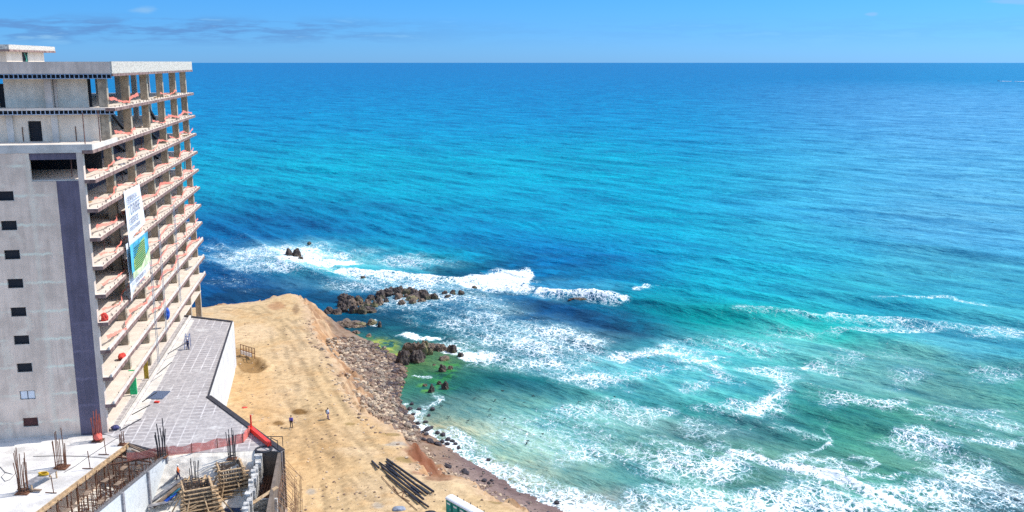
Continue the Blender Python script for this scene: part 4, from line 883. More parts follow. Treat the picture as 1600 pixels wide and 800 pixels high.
# foreground deck
E0, E1 = (-44.4, 102.0), at2(56, 800, 16.88)
dxy = Vector((E1[0] - E0[0], E1[1] - E0[1])); E2 = (E0[0] + dxy.x * 2.2, E0[1] + dxy.y * 2.2)
M_deck = concrete('deck_concrete', (.68, .64, .595), .38, streak=False, scale=.4)
dk = MB(); dk.poly_prism([E0, (-47.95, 104.35), (-60, 104.0), (-95, 98), (-95, 60), E2], 16.45, 16.88); deck = dk.build('concrete_deck', M_deck); tag(deck, 'pale concrete deck with rebar starters in front of the tower', 'deck')
eb = MB(); n_ = Vector((-dxy.y, dxy.x)).normalized()
if n_.x < 0: n_ = -n_
for off, z0, z1 in ((.02, 16.5, 16.93), (.14, 16.42, 16.62)):
    a = (E0[0] + n_.x * off, E0[1] + n_.y * off); b = (E2[0] + n_.x * off, E2[1] + n_.y * off)
    eb.poly_prism([a, b, (b[0] + n_.x * .1, b[1] + n_.y * .1), (a[0] + n_.x * .1, a[1] + n_.y * .1)], z0, z1)
eb.build('edge_board', M_wood, deck)
for i in range(12):
    t_ = .06 + i * .085; p = (E0[0] + dxy.x * t_ * 1.2 - .3, E0[1] + dxy.y * t_ * 1.2); m = MB(); m.bar((p[0], p[1], 12.6), (p[0] + .05, p[1], 16.45), .12); m.bar((p[0] - 1, p[1], 16.35), (p[0] + .6, p[1], 16.35), .14, .18); m.build('prop', M_rust, deck)
bkw = MB(); bkw.poly_prism([(E0[0] - 2.2, E0[1] + 1), (E2[0] - 2.2, E2[1]), (E2[0] - 2.6, E2[1]), (E0[0] - 2.6, E0[1] + 1)], 12.5, 16.45); bkw.build('under_wall', M_conc, deck)
# lower floor and earth bank
lf = MB(); lf.poly_prism([(-60, 100.4), (-27.6, 100.4), (-24.6, 84), (-22, 60), (-60, 60)], 8.0, 12.6); tag(lf.build('lower_floor', concrete('lower_screed', (.74, .71, .67), .22, streak=False, scale=.3)), kind='structure')
bk = MB(); n0 = len(bk.v)
topl = [(-44.4, 101.6, 16.5), (-38.6, 98.9, 16.86), (-33, 99.28, 16.86), (-29.1, 99.7, 16.86)]; botl = [(-44.0, 98.5, 12.55), (-39.2, 92.8, 12.55), (-33.6, 92.6, 12.55), (-28.2, 93.4, 12.55)]
M_bank = plain('sandy_bank', (.74, .67, .57), .95, .25, 1.2, .6, .08)
gp = []
NB = 30
for i in range(NB + 1):
    f_ = i / NB * 3; j = min(int(f_), 2); f_ -= j; a = Vector(topl[j]).lerp(Vector(topl[j + 1]), f_); b = Vector(botl[j]).lerp(Vector(botl[j + 1]), f_); row = []
    for q in range(13):
        t_ = q / 12; p = a.lerp(b, t_); hh = [1, .94, .84, .72, .60, .49, .39, .30, .21, .13, .07, .03, 0][q]; p.z = b.z + (a.z - b.z) * hh + rn.uniform(-.07, .07) * (0 < q < 12); row.append(p)
    gp.append(row)
for i in range(NB):
    for q in range(12): bk.face([gp[i][q], gp[i][q + 1], gp[i + 1][q + 1], gp[i + 1][q]])
bank = bk.build('earth_bank', M_bank, smooth=True); tag(bank, kind='structure')
def bank_z(x, y):
    near_ = sorted((math.hypot(p.x - x, p.y - y), p.z) for r_ in gp for p in r_)[:3]
    if near_[0][0] > 1.6: return 12.6
    return sum(z / (d + .05) for d, z in near_) / sum(1 / (d + .05) for d, z in near_)
def on_floor(px_, py_):
    z = 13.5
    for _ in range(14): p = at(px_, py_, z); z = .6 * z + .4 * bank_z(p.x, p.y)
    return at(px_, py_, z)
# block wall beside the scaffold bay
def mk_block():
    t = NT('pale_blockwork'); v = t.coord((1, 1, 1)); sp = t.n('ShaderNodeSeparateXYZ'); t.l(v, sp.inputs[0]); cb = t.n('ShaderNodeCombineXYZ'); t.l(sp.outputs[1], cb.inputs[0]); t.l(sp.outputs[2], cb.inputs[1])
    vo = t.n('ShaderNodeTexVoronoi', feature='DISTANCE_TO_EDGE'); t.l(cb.outputs[0], vo.inputs[0]); vo.inputs['Scale'].default_value = 2.2
    n = t.noise(v, 1.3, 5); c = t.mix(n, (.50, .53, .53), (.66, .67, .65)); c = t.mix(t.mapr(vo.outputs['Distance'], .05, .01, 0, .6), c, (.36, .38, .40))
    t.l(c, t.b.inputs['Base Color']); t.b.inputs['Roughness'].default_value = .9; return t.m
bwl = wall_between('block_wall', (-41.6, 78), (-38.75, 98.95), .3, 12.5, 16.95, mk_block(), 'pale blockwork wall with dark posts along the scaffold bay', 'wall', side=1)
c = MB(); c.poly_prism([(-41.62, 78), (-38.77, 98.95), (-38.4, 98.9), (-41.25, 78)], 16.95, 17.15); c.build('wall_cap', plain('dirty_cap', (.16, .15, .15), .9, .4, 5), bwl)
for t_ in (.52, .76, .955):
    x, y = -41.6 + 2.85 * t_, 78 + 20.95 * t_; m = MB(); m.box(x + .22, x + .5, y - .18, y + .18, 12.6, 17.0); m.build('post', M_plank, bwl)
stb = MB()
for i in range(46):
    t_ = .3 + i * .0152; x, y = -41.45 + 2.85 * t_, 78 + 20.95 * t_; hh = random.uniform(.3, 1.1); stb.bar((x, y, 17.1), (x + random.uniform(-.25, .25), y + random.uniform(-.15, .15), 17.1 + hh), .04)
stb.build('starter_bars', M_rust, bwl)
# pit walls
M_rub = plain('broken_white_concrete', (.66, .63, .58), .95, .5, 2.5, 1, .15)
M_browncon = concrete('brown_stained_concrete', (.17, .13, .10), .4, scale=1)
def ragged_wall(name, a, b, th_, z0, z1, mat, label, n=26, rag=.25):
    m = MB(); a, b = Vector((*a, 0)), Vector((*b, 0)); d = (b - a) / n; nn = Vector((d.y, -d.x, 0)).normalized()
    for i in range(n):
        p, q = a + d * i, a + d * (i + 1) * 1.0; o1 = nn * (-th_ / 2 + random.uniform(-rag, rag) * .5); o2 = nn * (th_ / 2 + random.uniform(-rag, rag) * .5)
        m.poly_prism([(p + o1)[:2], (q + o1)[:2], (q + o2)[:2], (p + o2)[:2]], z0, z1 + random.uniform(-rag, rag) * .5)
    return tag(m.build(name, mat), label, 'wall')
ragged_wall('pit_wall', (-28.6, 99.4), (-24.9, 78), .55, 10, 16.75, M_rub, 'jagged white broken wall edging the dark pit', n=34, rag=.4)
rw = wall_between('pit_wall', (-26.2, 99.7), (-23.3, 82), .3, 8.3, 16.8, M_browncon, 'brown stained outer wall of the pit above the bare earth', 'wall', side=1)
wall_between('pit_wall', (-28.5, 99.72), (-25.8, 99.9), .3, 10, 16.88, M_browncon, 'short back wall of the dark pit under the hose coil', 'wall', side=1)
wall_between('pit_wall', (-27.2, 90.4), (-24.4, 90.6), .35, 10, 15.6, M_rub, 'broken cross wall between the two halves of the pit', 'wall', side=1)
pf = MB(); pf.poly_prism([(-28.4, 99.6), (-25.9, 99.8), (-22.8, 78), (-25, 78)], 12.58, 12.66); tag(pf.build('pit_floor', plain('damp_earth', (.05, .035, .03), .9, .3)), kind='structure')
def grid_of_bars(m, o, du, dv, nu, nv, lu, lv, w_=.045, jit=.06):
    o, du, dv = Vector(o), Vector(du).normalized(), Vector(dv).normalized()
    for i in range(nu):
        a = o + du * (lu * i / (nu - 1)) + dv * random.uniform(-.2, .1); m.bar(a, a + dv * (lv * random.uniform(.8, 1.05)) + du * random.uniform(-jit, jit), w_)
    for j in range(nv):
        a = o + dv * (lv * j / (nv - 1)); m.bar(a, a + du * lu + dv * random.uniform(-jit, jit) * 2, w_)
m = MB(); grid_of_bars(m, (-28.2, 98.8, 14.2), (.13, -1, 0), (1, .02, .02), 26, 9, 8.6, 2.6, .05); tag(m.build('rebar_mat', M_rust), 'rusty mat of reinforcing bars laid across the pit', 'rebar mat')
m = MB()
for i in range(34):
    y = 98.8 - i * .46; x = -26.0 + (99.7 - y) * .164 + .3; o_ = random.uniform(1.2, 2.2)
    m.bar((x, y, 16.3 + random.uniform(-.4, .2)), (x + o_, y - random.uniform(.2, .8), 14.4 + random.uniform(-.5, .5)), .035)
    m.bar((x + o_ * .8, y, 9.1), (x + o_ * .8 + random.uniform(-.1, .1), y, 14.6 + random.uniform(-.6, .6)), .035)
for z in (10.2, 11.4, 12.6, 13.8): m.bar((-24.3, 98.8, z), (-21.8, 83.5, z + random.uniform(-.1, .1)), .035)
tag(m.build('rebar_mesh', plain('tan_rust', (.30, .17, .09), .85, .4, 6)), 'rusty upright rebar mesh standing off the outer wall', 'rebar mesh')
m = MB()
for i in range(26):
    x, y = random.uniform(-23.4, -20.2), random.uniform(84, 95); m.bar((x, y, 9), (x + random.uniform(-.3, .3), y, 9 + random.uniform(1.0, 2.8)), .05)
tag(m.build('rebar_starters', M_rust), 'loose scatter of upright rusty bars in the earth beyond the pit', 'rebar')
m = MB(); a = at(402, 792, 16.2); m.bar((-27.2, 87.2, 15.9), (-24.3, 90.4, 16.9), .5, .06); tag(m.build('timber_board', M_wood), 'tan board leaning across the broken pit corner', 'board')
rb = []
for i in range(12):
    x, y = random.uniform(-26.9, -24.6), random.uniform(84, 89.6); heap('rubble_block', (x, y, random.uniform(13.2, 15)), random.uniform(.3, .6), random.uniform(.3, .5), random.uniform(.15, .35), M_rub, 60 + i, 'pale lump of broken concrete lying in the pit', 'rubble', 'broken concrete lumps in the pit', sub=2, amp=.3)

# ------------------------------------------------------------------ site clutter
def rebar_cluster(loc, n, h, sp, label, mat=M_rust, tilt=.05, rad=.045):
    root = empty('rebar_starter', loc, 0, label, 'rebar', 'bundles of upright reinforcing bars')
    for i in range(n):
        a = 2 * math.pi * i / n; x, y = sp * math.cos(a) * random.uniform(.75, 1.1), sp * math.sin(a) * random.uniform(.75, 1.1); m = MB()
        hh = h * random.uniform(.6, 1.05); m.tube([(x, y, 0), (x * 1.02, y, hh * .5), (x * (1 + tilt * 4) + random.uniform(-.12, .12), y + random.uniform(-.12, .12), hh)], rad, 5); m.build('bar', mat, root)
    for z in (.25, .6):
        m = MB(); P_ = [(sp * math.cos(2 * math.pi * j / 8), sp * math.sin(2 * math.pi * j / 8), z) for j in range(9)]; m.tube(P_, .03, 4); m.build('tie', mat, root)
    m = MB(); m.box(-sp * 1.3, sp * 1.3, -sp * 1.2, sp * 1.2, .0, .12); m.build('base_box', M_rust, root); return root
rebar_cluster(at(37, 770, 16.88), 10, 4.6, .5, 'rusty rebar bundle at the near left of the deck, beside the bench')
rebar_cluster(at(96, 731, 16.88), 10, 4.4, .55, 'rusty rebar bundle on the deck at the far end of the bench')
rebar_cluster(at(153, 689, 16.88), 10, 3.9, .45, 'red wrapped rebar bundle at the foot of the slate strip', mat=plain('red_rebar', (.34, .08, .05), .8, .3))
heap('netting_scrap', at(153, 683, 17.4), .5, .5, .6, plain('pink_red_net', (.78, .14, .1), .8, .3), 7, 'scrap of red netting tied round a rebar bundle', 'netting', amp=.6)
rebar_cluster(at(253, 714, 17.0), 8, 4.3, .45, 'tall dark rebar bundle on the end of the blockwork wall', mat=M_black, rad=.06)
rebar_cluster((-31.4, 98.6, 16.4), 8, 3.6, .4, 'dark rebar bundle above the taller timber formwork', mat=M_black)
rebar_cluster((-34.6, 95.3, 14.9), 7, 3.2, .45, 'thin rebar bundle above the lower timber formwork', mat=M_black)
rebar_cluster(at(191, 695, 16.9), 5, 2.0, .3, 'short thin rebar bundle at the corner of deck and paving')
for i, (x, y, h, l) in enumerate(((84, 771, 1.9, 'thin steel stake standing on the deck near the bench'), (141, 733, 2.1, 'thin steel stake on a small tan foot on the deck'), (166, 711, 2.0, 'thin steel stake nearest the deck corner'))):
    p = at(x, y, 16.88); m = MB(); m.bar(p, p + Vector((-.1, 0, h)), .07); m.bar(p + Vector((-.9, .1, .06)), p + Vector((.3, 0, .06)), .07); tag(m.build('steel_stake', M_rust), l, 'stake')
# bench with yellow hose
a, b = at(42, 757, 17.7), at(84, 734, 17.7); d = (b - a); L_b = d.length; rz = math.atan2(d.y, d.x)
bench = empty('work_bench', (a.x, a.y, 16.88), rz, 'grey plank work bench on the deck between two rebar bundles', 'bench')
for j in range(3): m = MB(); m.box(0, L_b, -.5 + j * .35, -.18 + j * .35, .80, .86); m.build('plank', M_plank, bench)
for x in (.15, L_b - .15):
    for y in (-.42, .45): m = MB(); m.box(x - .06, x + .06, y - .06, y + .06, 0, .80); m.build('leg', M_wood, bench)
mh = MB(); pts = [(math.cos(i * .6) * (.45 + .1 * math.sin(i * 2.1)), math.sin(i * .6) * .3, .9 + .02 * i * .3) for i in range(40)]
mh.tube(pts, .05, 5); o = mh.build('yellow_hose', plain('yellow_plastic', (.75, .45, .02), .5, .15)); o.location = (a + d * .62) + Vector((0, 0, -.85)); tag(o, 'yellow hose coiled on top of the plank bench', 'hose')
m = MB(); m.bar(at(28, 764, 17.1), at(64, 766, 17.1), .35, .12); tag(m.build('timber_board', M_ply), 'rusty brown board lying across the near rebar bundle', 'board')
for i, (P2, l) in enumerate((([(0, 729), (8, 738), (20, 741), (9, 738), (2, 745), (8, 752), (16, 749), (28, 735)], 'thin black wire looping over the left of the deck'), ([(52, 713), (90, 712), (130, 713), (172, 716)], 'thin wire lying across the deck behind the bench'), ([(100, 738), (118, 728), (140, 712), (185, 683)], 'long straight wire running towards the tower corner'))):
    m = MB(); m.tube([at(x, y, 16.93) for x, y in P2], .03, 4); tag(m.build('loose_wire', M_black), l, 'wire')
# beams over the bay
for i, (x0, y0, x1, y1) in enumerate(((200, 694, 246, 712), (203, 697, 246, 716), (206, 703, 244, 719), (184, 714, 236, 722), (172, 726, 232, 716))):
    a, b = at(x0, y0, 16.95), at(x1, y1, 16.95); m = MB(); m.bar(a, b, .12, .16)
    tag(m.build('timber_beam', M_ply if i < 3 else M_rust), 'long beam bridging the scaffold bay, ' + ['farthest', 'second farthest', 'middle', 'rusty one nearer the deck', 'rusty nearest'][i], 'beam', 'beams across the scaffold bay')
# scaffolding
def scaffold():
    root = empty('scaffold_frame', (0, 0, 12.6), 0)
    for x in (0, 1.5):
        for y in (0, 1.8): m = MB(); m.tube([(x, y, 0), (x, y, 4.6)], .045, 5); m.build('upright', M_rust, root)
    for y in (0, 1.8):
        m = MB()
        for z in (.4, 1.1, 1.8, 2.5, 3.2, 3.9): m.tube([(0, y, z), (1.5, y, z)], .035, 4)
        m.build('rungs', M_rust, root)
    for x in (0, 1.5): m = MB(); m.tube([(x, 0, .5), (x, 1.8, 3.6)], .03, 4); m.tube([(x, 1.8, .5), (x, 0, 3.6)], .03, 4); m.build('cross_brace', M_rust, root)
    m = MB(); m.box(.3, .9, 0, 1.8, 3.25, 3.3); m.build('walk_board', M_ply, root); return root
sc0 = scaffold()
spots = [(-44.0, 97.2), (-42.0, 96.2), (-44.4, 93.6), (-42.6, 92.6), (-44.9, 90.2), (-43.0, 89.0), (-45.2, 86.6), (-43.4, 85.6)]
labs = ['farthest on the deck side', 'farthest beside the block wall', 'second farthest on the deck side', 'second farthest beside the block wall', 'third on the deck side', 'third beside the block wall', 'nearest on the deck side', 'nearest beside the block wall']
for i, (x, y) in enumerate(spots):
    o = sc0 if i == 0 else copy_tree(sc0); o.location = (x, y, 12.6 + random.uniform(-.3, .2)); o.rotation_euler = (0, 0, R(-8) + random.uniform(-.15, .15))
    tag(o, 'rusty scaffold frame in the sunken bay, ' + labs[i], 'scaffold', 'rusty scaffold frames in the sunken bay')
# formwork
def formwork(loc, rz, w_, d_, h_, label):
    root = empty('column_formwork', loc, rz, label, 'formwork')
    for sx, sy, wx_, wy_ in ((0, -d_/2, w_, .05), (0, d_/2, w_, .05), (-w_/2, 0, .05, d_), (w_/2, 0, .05, d_)):
        m = MB(); n = max(2, int(max(wx_, wy_) / .25))
        for i in range(n):
            t_ = (i + .5) / n - .5; hh = h_ * random.uniform(.88, 1.04)
            if wx_ > wy_: m.box(sx + t_ * wx_ - .1, sx + t_ * wx_ + .1, sy - .03, sy + .03, 0, hh)
            else: m.box(sx - .03, sx + .03, sy + t_ * wy_ - .1, sy + t_ * wy_ + .1, 0, hh)
        m.build('panel', M_ply, root)
    nl = int(h_ / .42)
    for i in range(nl):
        z = .3 + i * .42; e_ = .35 + random.uniform(0, .35); s_ = (nl - i) * .09
        m = MB(); m.box(-w_/2 - e_, w_/2 + e_ + s_, -d_/2 - .17 - s_, -d_/2 - .05 - s_ * .0, z, z + .1); m.box(-w_/2 - e_, w_/2 + e_, d_/2 + .05, d_/2 + .17, z, z + .1)
        m.box(w_/2 + .05, w_/2 + .17 + s_, -d_/2 - e_, d_/2 + e_, z + .12, z + .22); m.box(-w_/2 - .17, -w_/2 - .05, -d_/2 - e_, d_/2 + e_, z + .12, z + .22); m.build('waler', M_wood, root)
    for sx, sy in ((1, -.6), (1, .5), (.3, -1), (-.5, -1), (-1, -.4)):
        m = MB(); m.bar((sx * w_ * .55, sy * d_ * .5, h_ * .85), (sx * (w_ * .5 + 2.1), sy * (d_ * .5 + 1.5), .05), .1, .12); m.build('raking_prop', M_wood, root)
    return root
formwork((-31.2, 96.9, 12.6), R(25), 2.2, 2.0, 3.9, 'taller timber column formwork with raking props, by the pit')
formwork((-33.6, 93.0, 12.6), R(25), 2.6, 2.0, 3.5, 'lower timber column formwork in front, nearest the camera')
formwork((-34.6, 95.6, 12.6), R(10), 1.4, 1.2, 2.6, 'narrow timber formwork between the worker and the taller one')
for i in range(16):
    a = Vector((random.uniform(-35.8, -30.2), random.uniform(90, 95.5), 12.7 + random.uniform(0, 1.2))); an = random.uniform(-.6, .9); L = random.uniform(1.5, 3.2)
    m = MB(); m.bar(a, a + Vector((math.cos(an) * L, math.sin(an) * L, random.uniform(-.1, 1.0))), .14, .05); tag(m.build('loose_timber', M_wood), 'tan batten lying loose around the timber formwork', 'timber', 'loose tan battens around the formwork')
for i, (x0, y0, x1, y1, mt, l) in enumerate(((218, 788, 276, 745, M_plank, 'grey weathered board beside the block wall'), (226, 794, 286, 750, M_plank, 'second grey board in the stack by the block wall'), (240, 797, 292, 752, M_ply, 'brown board in the stack by the block wall'),
     (262, 784, 300, 750, plain('teal_board', (.03, .2, .3), .6, .3), 'dark teal sheet lying on the board stack'), (258, 790, 275, 776, M_blue, 'small blue sheet on the board stack'), (283, 768, 302, 750, M_plank, 'short grey board nearest the worker'), (232, 806, 270, 790, M_plank, 'short grey board at the bottom edge'))):
    up_ = Vector((0, 0, .22 + .06 * i)); a, b = on_floor(x0, min(y0, 799)) + up_, on_floor(x1, y1) + up_; m = MB(); m.bar(a, b, .6, .07); tag(m.build('board', mt), l, 'board')
sh_ = MB(); sh_.box(-1.3, 1.3, -1.3, 1.3, 0, .06); o = sh_.build('plywood_sheet', plain('navy_sheet', (.03, .06, .14), .6, .5, 2)); o.location = (-29.9, 94.5, 12.72); o.rotation_euler = (0, 0, .1); tag(o, 'dark blue sheet lying on the floor beside the jagged wall', 'sheet')
# orange fence on the paving edge
fpts = [at(262, 713, 16.9), at(300, 708, 16.9), at(340, 700, 16.9), at(380, 692, 16.9), at(388, 682, 16.9), at(394, 674, 16.9)]
fence = empty('barrier_fence', fpts[0], 0, 'orange plastic mesh barrier fence along the paving edge', 'fence')
T_, B_2 = [], []
for i in range(len(fpts) - 1):
    for j in range(8):
        p = fpts[i].lerp(fpts[i + 1], j / 8); wv_ = .08 * math.sin((i * 8 + j) * 1.3); T_.append(p + Vector((wv_, wv_, 1.05 + .12 * math.sin((i * 8 + j) * .9)))); B_2.append(p + Vector((0, 0, .02)))
o = sheet('mesh_panel', T_, B_2, mk_net('pink_orange_net', (.80, .20, .15), .55), 3, uvs=24); o.parent = fence; o.matrix_parent_inverse = Matrix.Translation(-fpts[0])
for p in fpts: m = MB(); q = p - fpts[0]; m.bar(q, q + Vector((0, 0, 1.2)), .07); m.build('post', M_rust, fence)
o = sheet('barrier_fence', [at(262 - i * 9, 711 + i * 1.5, 16.95) + Vector((0, 0, 1 + .1 * math.sin(i))) for i in range(8)], [at(262 - i * 9, 711 + i * 1.5, 16.95) for i in range(8)], M_net, 2, 8); tag(o, 'short faded orange mesh fence behind the scaffold bay', 'fence')
a, b = at(390, 668, 17.4), at(421, 694, 17.3); m = MB(); m.bar(a, b, .45, .5); tag(m.build('red_beam', plain('red_plastic', (.75, .04, .02), .5, .15)), 'bright red beam lying on the dark coping', 'beam')
m = MB(); m.bar(at(393, 676, 16.95), at(393, 676, 16.95) + Vector((0, 0, 2.2)), .16); tag(m.build('red_post', MATS['red_plastic']), 'upright red post at the end of the orange fence', 'post')
tor = MB(); ct_ = at(412, 702, 17.0)
for rr_, zo in ((.95, 0), (.82, .05)): tor.tube([(ct_.x + rr_ * math.cos(t_ * math.pi / 12), ct_.y + rr_ * math.sin(t_ * math.pi / 12), ct_.z + zo) for t_ in range(25)], .07, 6)
tag(tor.build('hose_coil', M_black), 'black hose coil on the pale slab above the pit', 'hose')
m = MB(); fa_ = at(424, 698, 16.9)
for dx_, dy_ in ((0, 0), (1.3, .1), (1.0, -1.0)): m.bar(fa_ + Vector((dx_, dy_, 0)), fa_ + Vector((dx_, dy_, 1.2)), .07)
m.bar(fa_ + Vector((-.5, .1, 1.2)), fa_ + Vector((1.3, .1, 1.2)), .07); m.bar(fa_ + Vector((0, 0, 1.1)), fa_ + Vector((1.0, -1, 1.1)), .07); tag(m.build('steel_rail_frame', M_black), 'small black steel frame at the coping corner above the pit', 'frame')
# mat and box by the tower foot, ladder trolley
m = MB(); c_ = at(247, 617, 16.97); m.box(c_.x - 1.1, c_.x + 1.1, c_.y - 1.5, c_.y + 1.5, 16.9, 16.99); tag(m.build('grate_cover', plain('blue_grey_grate', (.09, .12, .19), .7, .5, 6)), 'dark blue grey cover on the paving at the tower foot', 'grate')
m = MB(); c_ = at(245, 628, 17); m.box(c_.x - .3, c_.x + .3, c_.y - .2, c_.y + .2, 16.9, 17.1); tag(m.build('brick', M_redt), 'small red block on the paving beside the dark cover', 'block')
m = MB(); q = at(288, 546, 16.9)
for dx_ in (0, .6):
    m.bar(q + Vector((dx_, 0, 0)), q + Vector((dx_ + .2, .3, 2.4)), .07); m.bar(q + Vector((dx_, 1.2, 0)), q + Vector((dx_ + .2, .6, 2.4)), .07)
for z in (.4, .8, 1.2, 1.6, 2.0): m.bar(q + Vector((z * .08, z * .12, z)), q + Vector((.6 + z * .08, z * .12, z)), .06)
tag(m.build('step_ladder', plain('blue_paint', (.02, .15, .45), .5, .2)), 'blue step ladder on the paving beside the tower', 'ladder')
heap('debris_heap', at(180, 668, 17.2), .5, .4, .3, plain('dark_debris', (.05, .05, .14), .8, .6, 3), 8, 'dark bundle at the near corner of the ground floor', 'bundle', amp=.5)

# ------------------------------------------------------------------ on the bare earth
def zg(px_, py_): return on_ground(px_, py_, 9)
fr = empty('railing_frame', zg(387, 557), R(-38), 'small white and rusty railing frame beside the dug pit', 'frame')
for i in range(6): m = MB(); m.bar((-2 + i * .8, 0, 0), (-2 + i * .8 + .1, 0, 1.9), .09); m.build('post', M_rust, fr)
m = MB(); [m.bar((-2, 0, z), (2.1, 0, z), .09) for z in (.9, 1.85)]; m.build('rail', M_rust, fr)
m = MB(); [m.box(-1.9 + i * .8, -1.3 + i * .8, -.04, .04, .1, .75) for i in range(4)]; m.build('panel', M_white, fr)
pa, pb = zg(594, 724), zg(665, 776)
dr = (pb - pa); dr.z = 0; pn = Vector((dr.y, -dr.x, 0)).normalized()
M_pipe = plain('black_pipe', (.018, .016, .024), .45, .4, 2)
plab = ['longest black pipe, seaward side of the stack', 'black pipe second from the sea side', 'black pipe in the middle of the stack', 'thin dark pipe left of the middle', 'brown black pipe on the landward side', 'short dark pipe at the landward edge', 'short broken pipe at the near end', 'dark stub pipe at the far end of the stack']
for i, (off, t0, t1, r_) in enumerate(((-.9, -.02, 1.0, .21), (-.45, .05, 1.0, .2), (-.1, .1, .92, .17), (.3, .0, .95, .15), (.7, .12, 1.08, .2), (1.15, .3, 1.12, .15), (1.5, .85, 1.25, .16), (.9, -.08, .14, .2))):
    a, b = pa + dr * t0 + pn * (off - .2), pa + dr * t1 + pn * (off + .35 * (i % 3) - .2)
    a.z, b.z = max(zt(a.x, a.y), 8.5) + r_, max(zt(b.x, b.y), 8.5) + r_ + .1
    m = MB(); r_ *= .72; m.tube([a, a.lerp(b, .5) + Vector((0, 0, -.02)), b], r_, 8); tag(m.build('pipe', M_pipe), plab[i], 'pipe', 'black pipes stacked on the bare earth')
for i, (P2, l) in enumerate((([(596, 745), (618, 770), (640, 788), (652, 798)], 'thin bent rod lying landward of the pipe stack'), ([(614, 760), (622, 772), (632, 768), (628, 778), (640, 784)], 'tangled thin wire beside the pipe stack'))):
    m = MB(); m.tube([zg(x, y) + Vector((0, 0, .08)) for x, y in P2], .05, 4); tag(m.build('bent_rod', M_rust), l, 'rod')
# portable toilets
def toilet():
    root = empty('portable_toilet', (0, 0, 0)); Mt = plain('teal_plastic', (.0, .24, .20), .45, .15, 1); Mr = plain('white_roof_plastic', (.82, .82, .82), .5, .06)
    m = MB(); m.box(-.55, .55, -.55, .55, .0, 2.1); m.build('cabin', Mt, root)
    m = MB(); m.poly_prism([(-.62, -.62), (.62, -.62), (.62, .62), (-.62, .62)], 2.1, 2.16)
    n = 8; prev = None
    for i in range(n + 1):
        a = math.pi * i / n; y, z = -.6 * math.cos(a), 2.16 + .26 * math.sin(a)
        if prev: m.face([(-.6, prev[0], prev[1]), (.6, prev[0], prev[1]), (.6, y, z), (-.6, y, z)])
        prev = (y, z)
    for s_ in (-.6, .6): m.face([(s_, -.6 * math.cos(math.pi * i / n), 2.16 + .26 * math.sin(math.pi * i / n)) for i in range(n + 1)][::(-1 if s_ < 0 else 1)])
    m.build('roof', Mr, root)
    d_ = MB(); d_.box(-.42, .42, -.60, -.56, .12, 1.98); dr_ = d_.build('door', plain('teal_door', (.0, .30, .25), .45, .1), root)
    m = MB(); m.box(.28, .34, -.64, -.60, 1.0, 1.2); m.build('handle', M_white, dr_); m = MB(); m.box(-.3, .3, -.615, -.602, 1.62, 1.8); m.build('vent', M_white, dr_)
    for sx in (-.55, .51): m = MB(); m.box(sx, sx + .04, -.59, -.555, .0, 2.1); m.build('corner_trim', M_white, root) if False else None
    m = MB(); m.tube([(.4, .4, 2.1), (.4, .4, 2.6)], .05, 6); m.build('vent_pipe', M_black, root); return root
t0_ = toilet(); tp = at(707, 778, 11.2); tdir = (at(752, 812, 11.2) - at(706, 786, 11.2)); tdir.z = 0; tdir.normalize()
for i in range(5):
    o = t0_ if i == 0 else copy_tree(t0_); p = tp + tdir * (1.2 * i); o.location = (p.x, p.y, 9.0); o.rotation_euler = (0, 0, math.atan2(tdir.y, tdir.x)); o.scale = (.98, .98, .98)
    tag(o, ['teal portable toilet with white roof, farthest in the row', 'teal portable toilet second from the far end of the row', 'teal portable toilet third from the far end, half cut by the frame', 'teal portable toilet fourth in the row at the frame edge', 'last teal portable toilet of the row'][i], 'portable toilet', 'teal portable toilets in a row')
m = MB(); q = zg(704, 808); heap('stone_block', (q.x - 2.4, q.y + .6, 9.1), .9, .7, .35, M_dark, 33, 'dark plastic heap beside the portable toilets', 'heap')
heap('bag_heap', zg(623, 796), .8, .6, .35, plain('grey_bag', (.25, .28, .34), .8, .3), 34, 'grey bag lying below the near ends of the pipes', 'bag')
heap('red_rag', zg(382, 637), .45, .3, .15, M_redt, 35, 'small red rag on the bare earth by the white wall', 'rag', sub=2)
heap('white_rubbish', zg(573, 806) + Vector((0, 0, .1)), .5, .3, .1, M_white, 36, 'flat white scrap on the bare earth', 'scrap', sub=2)

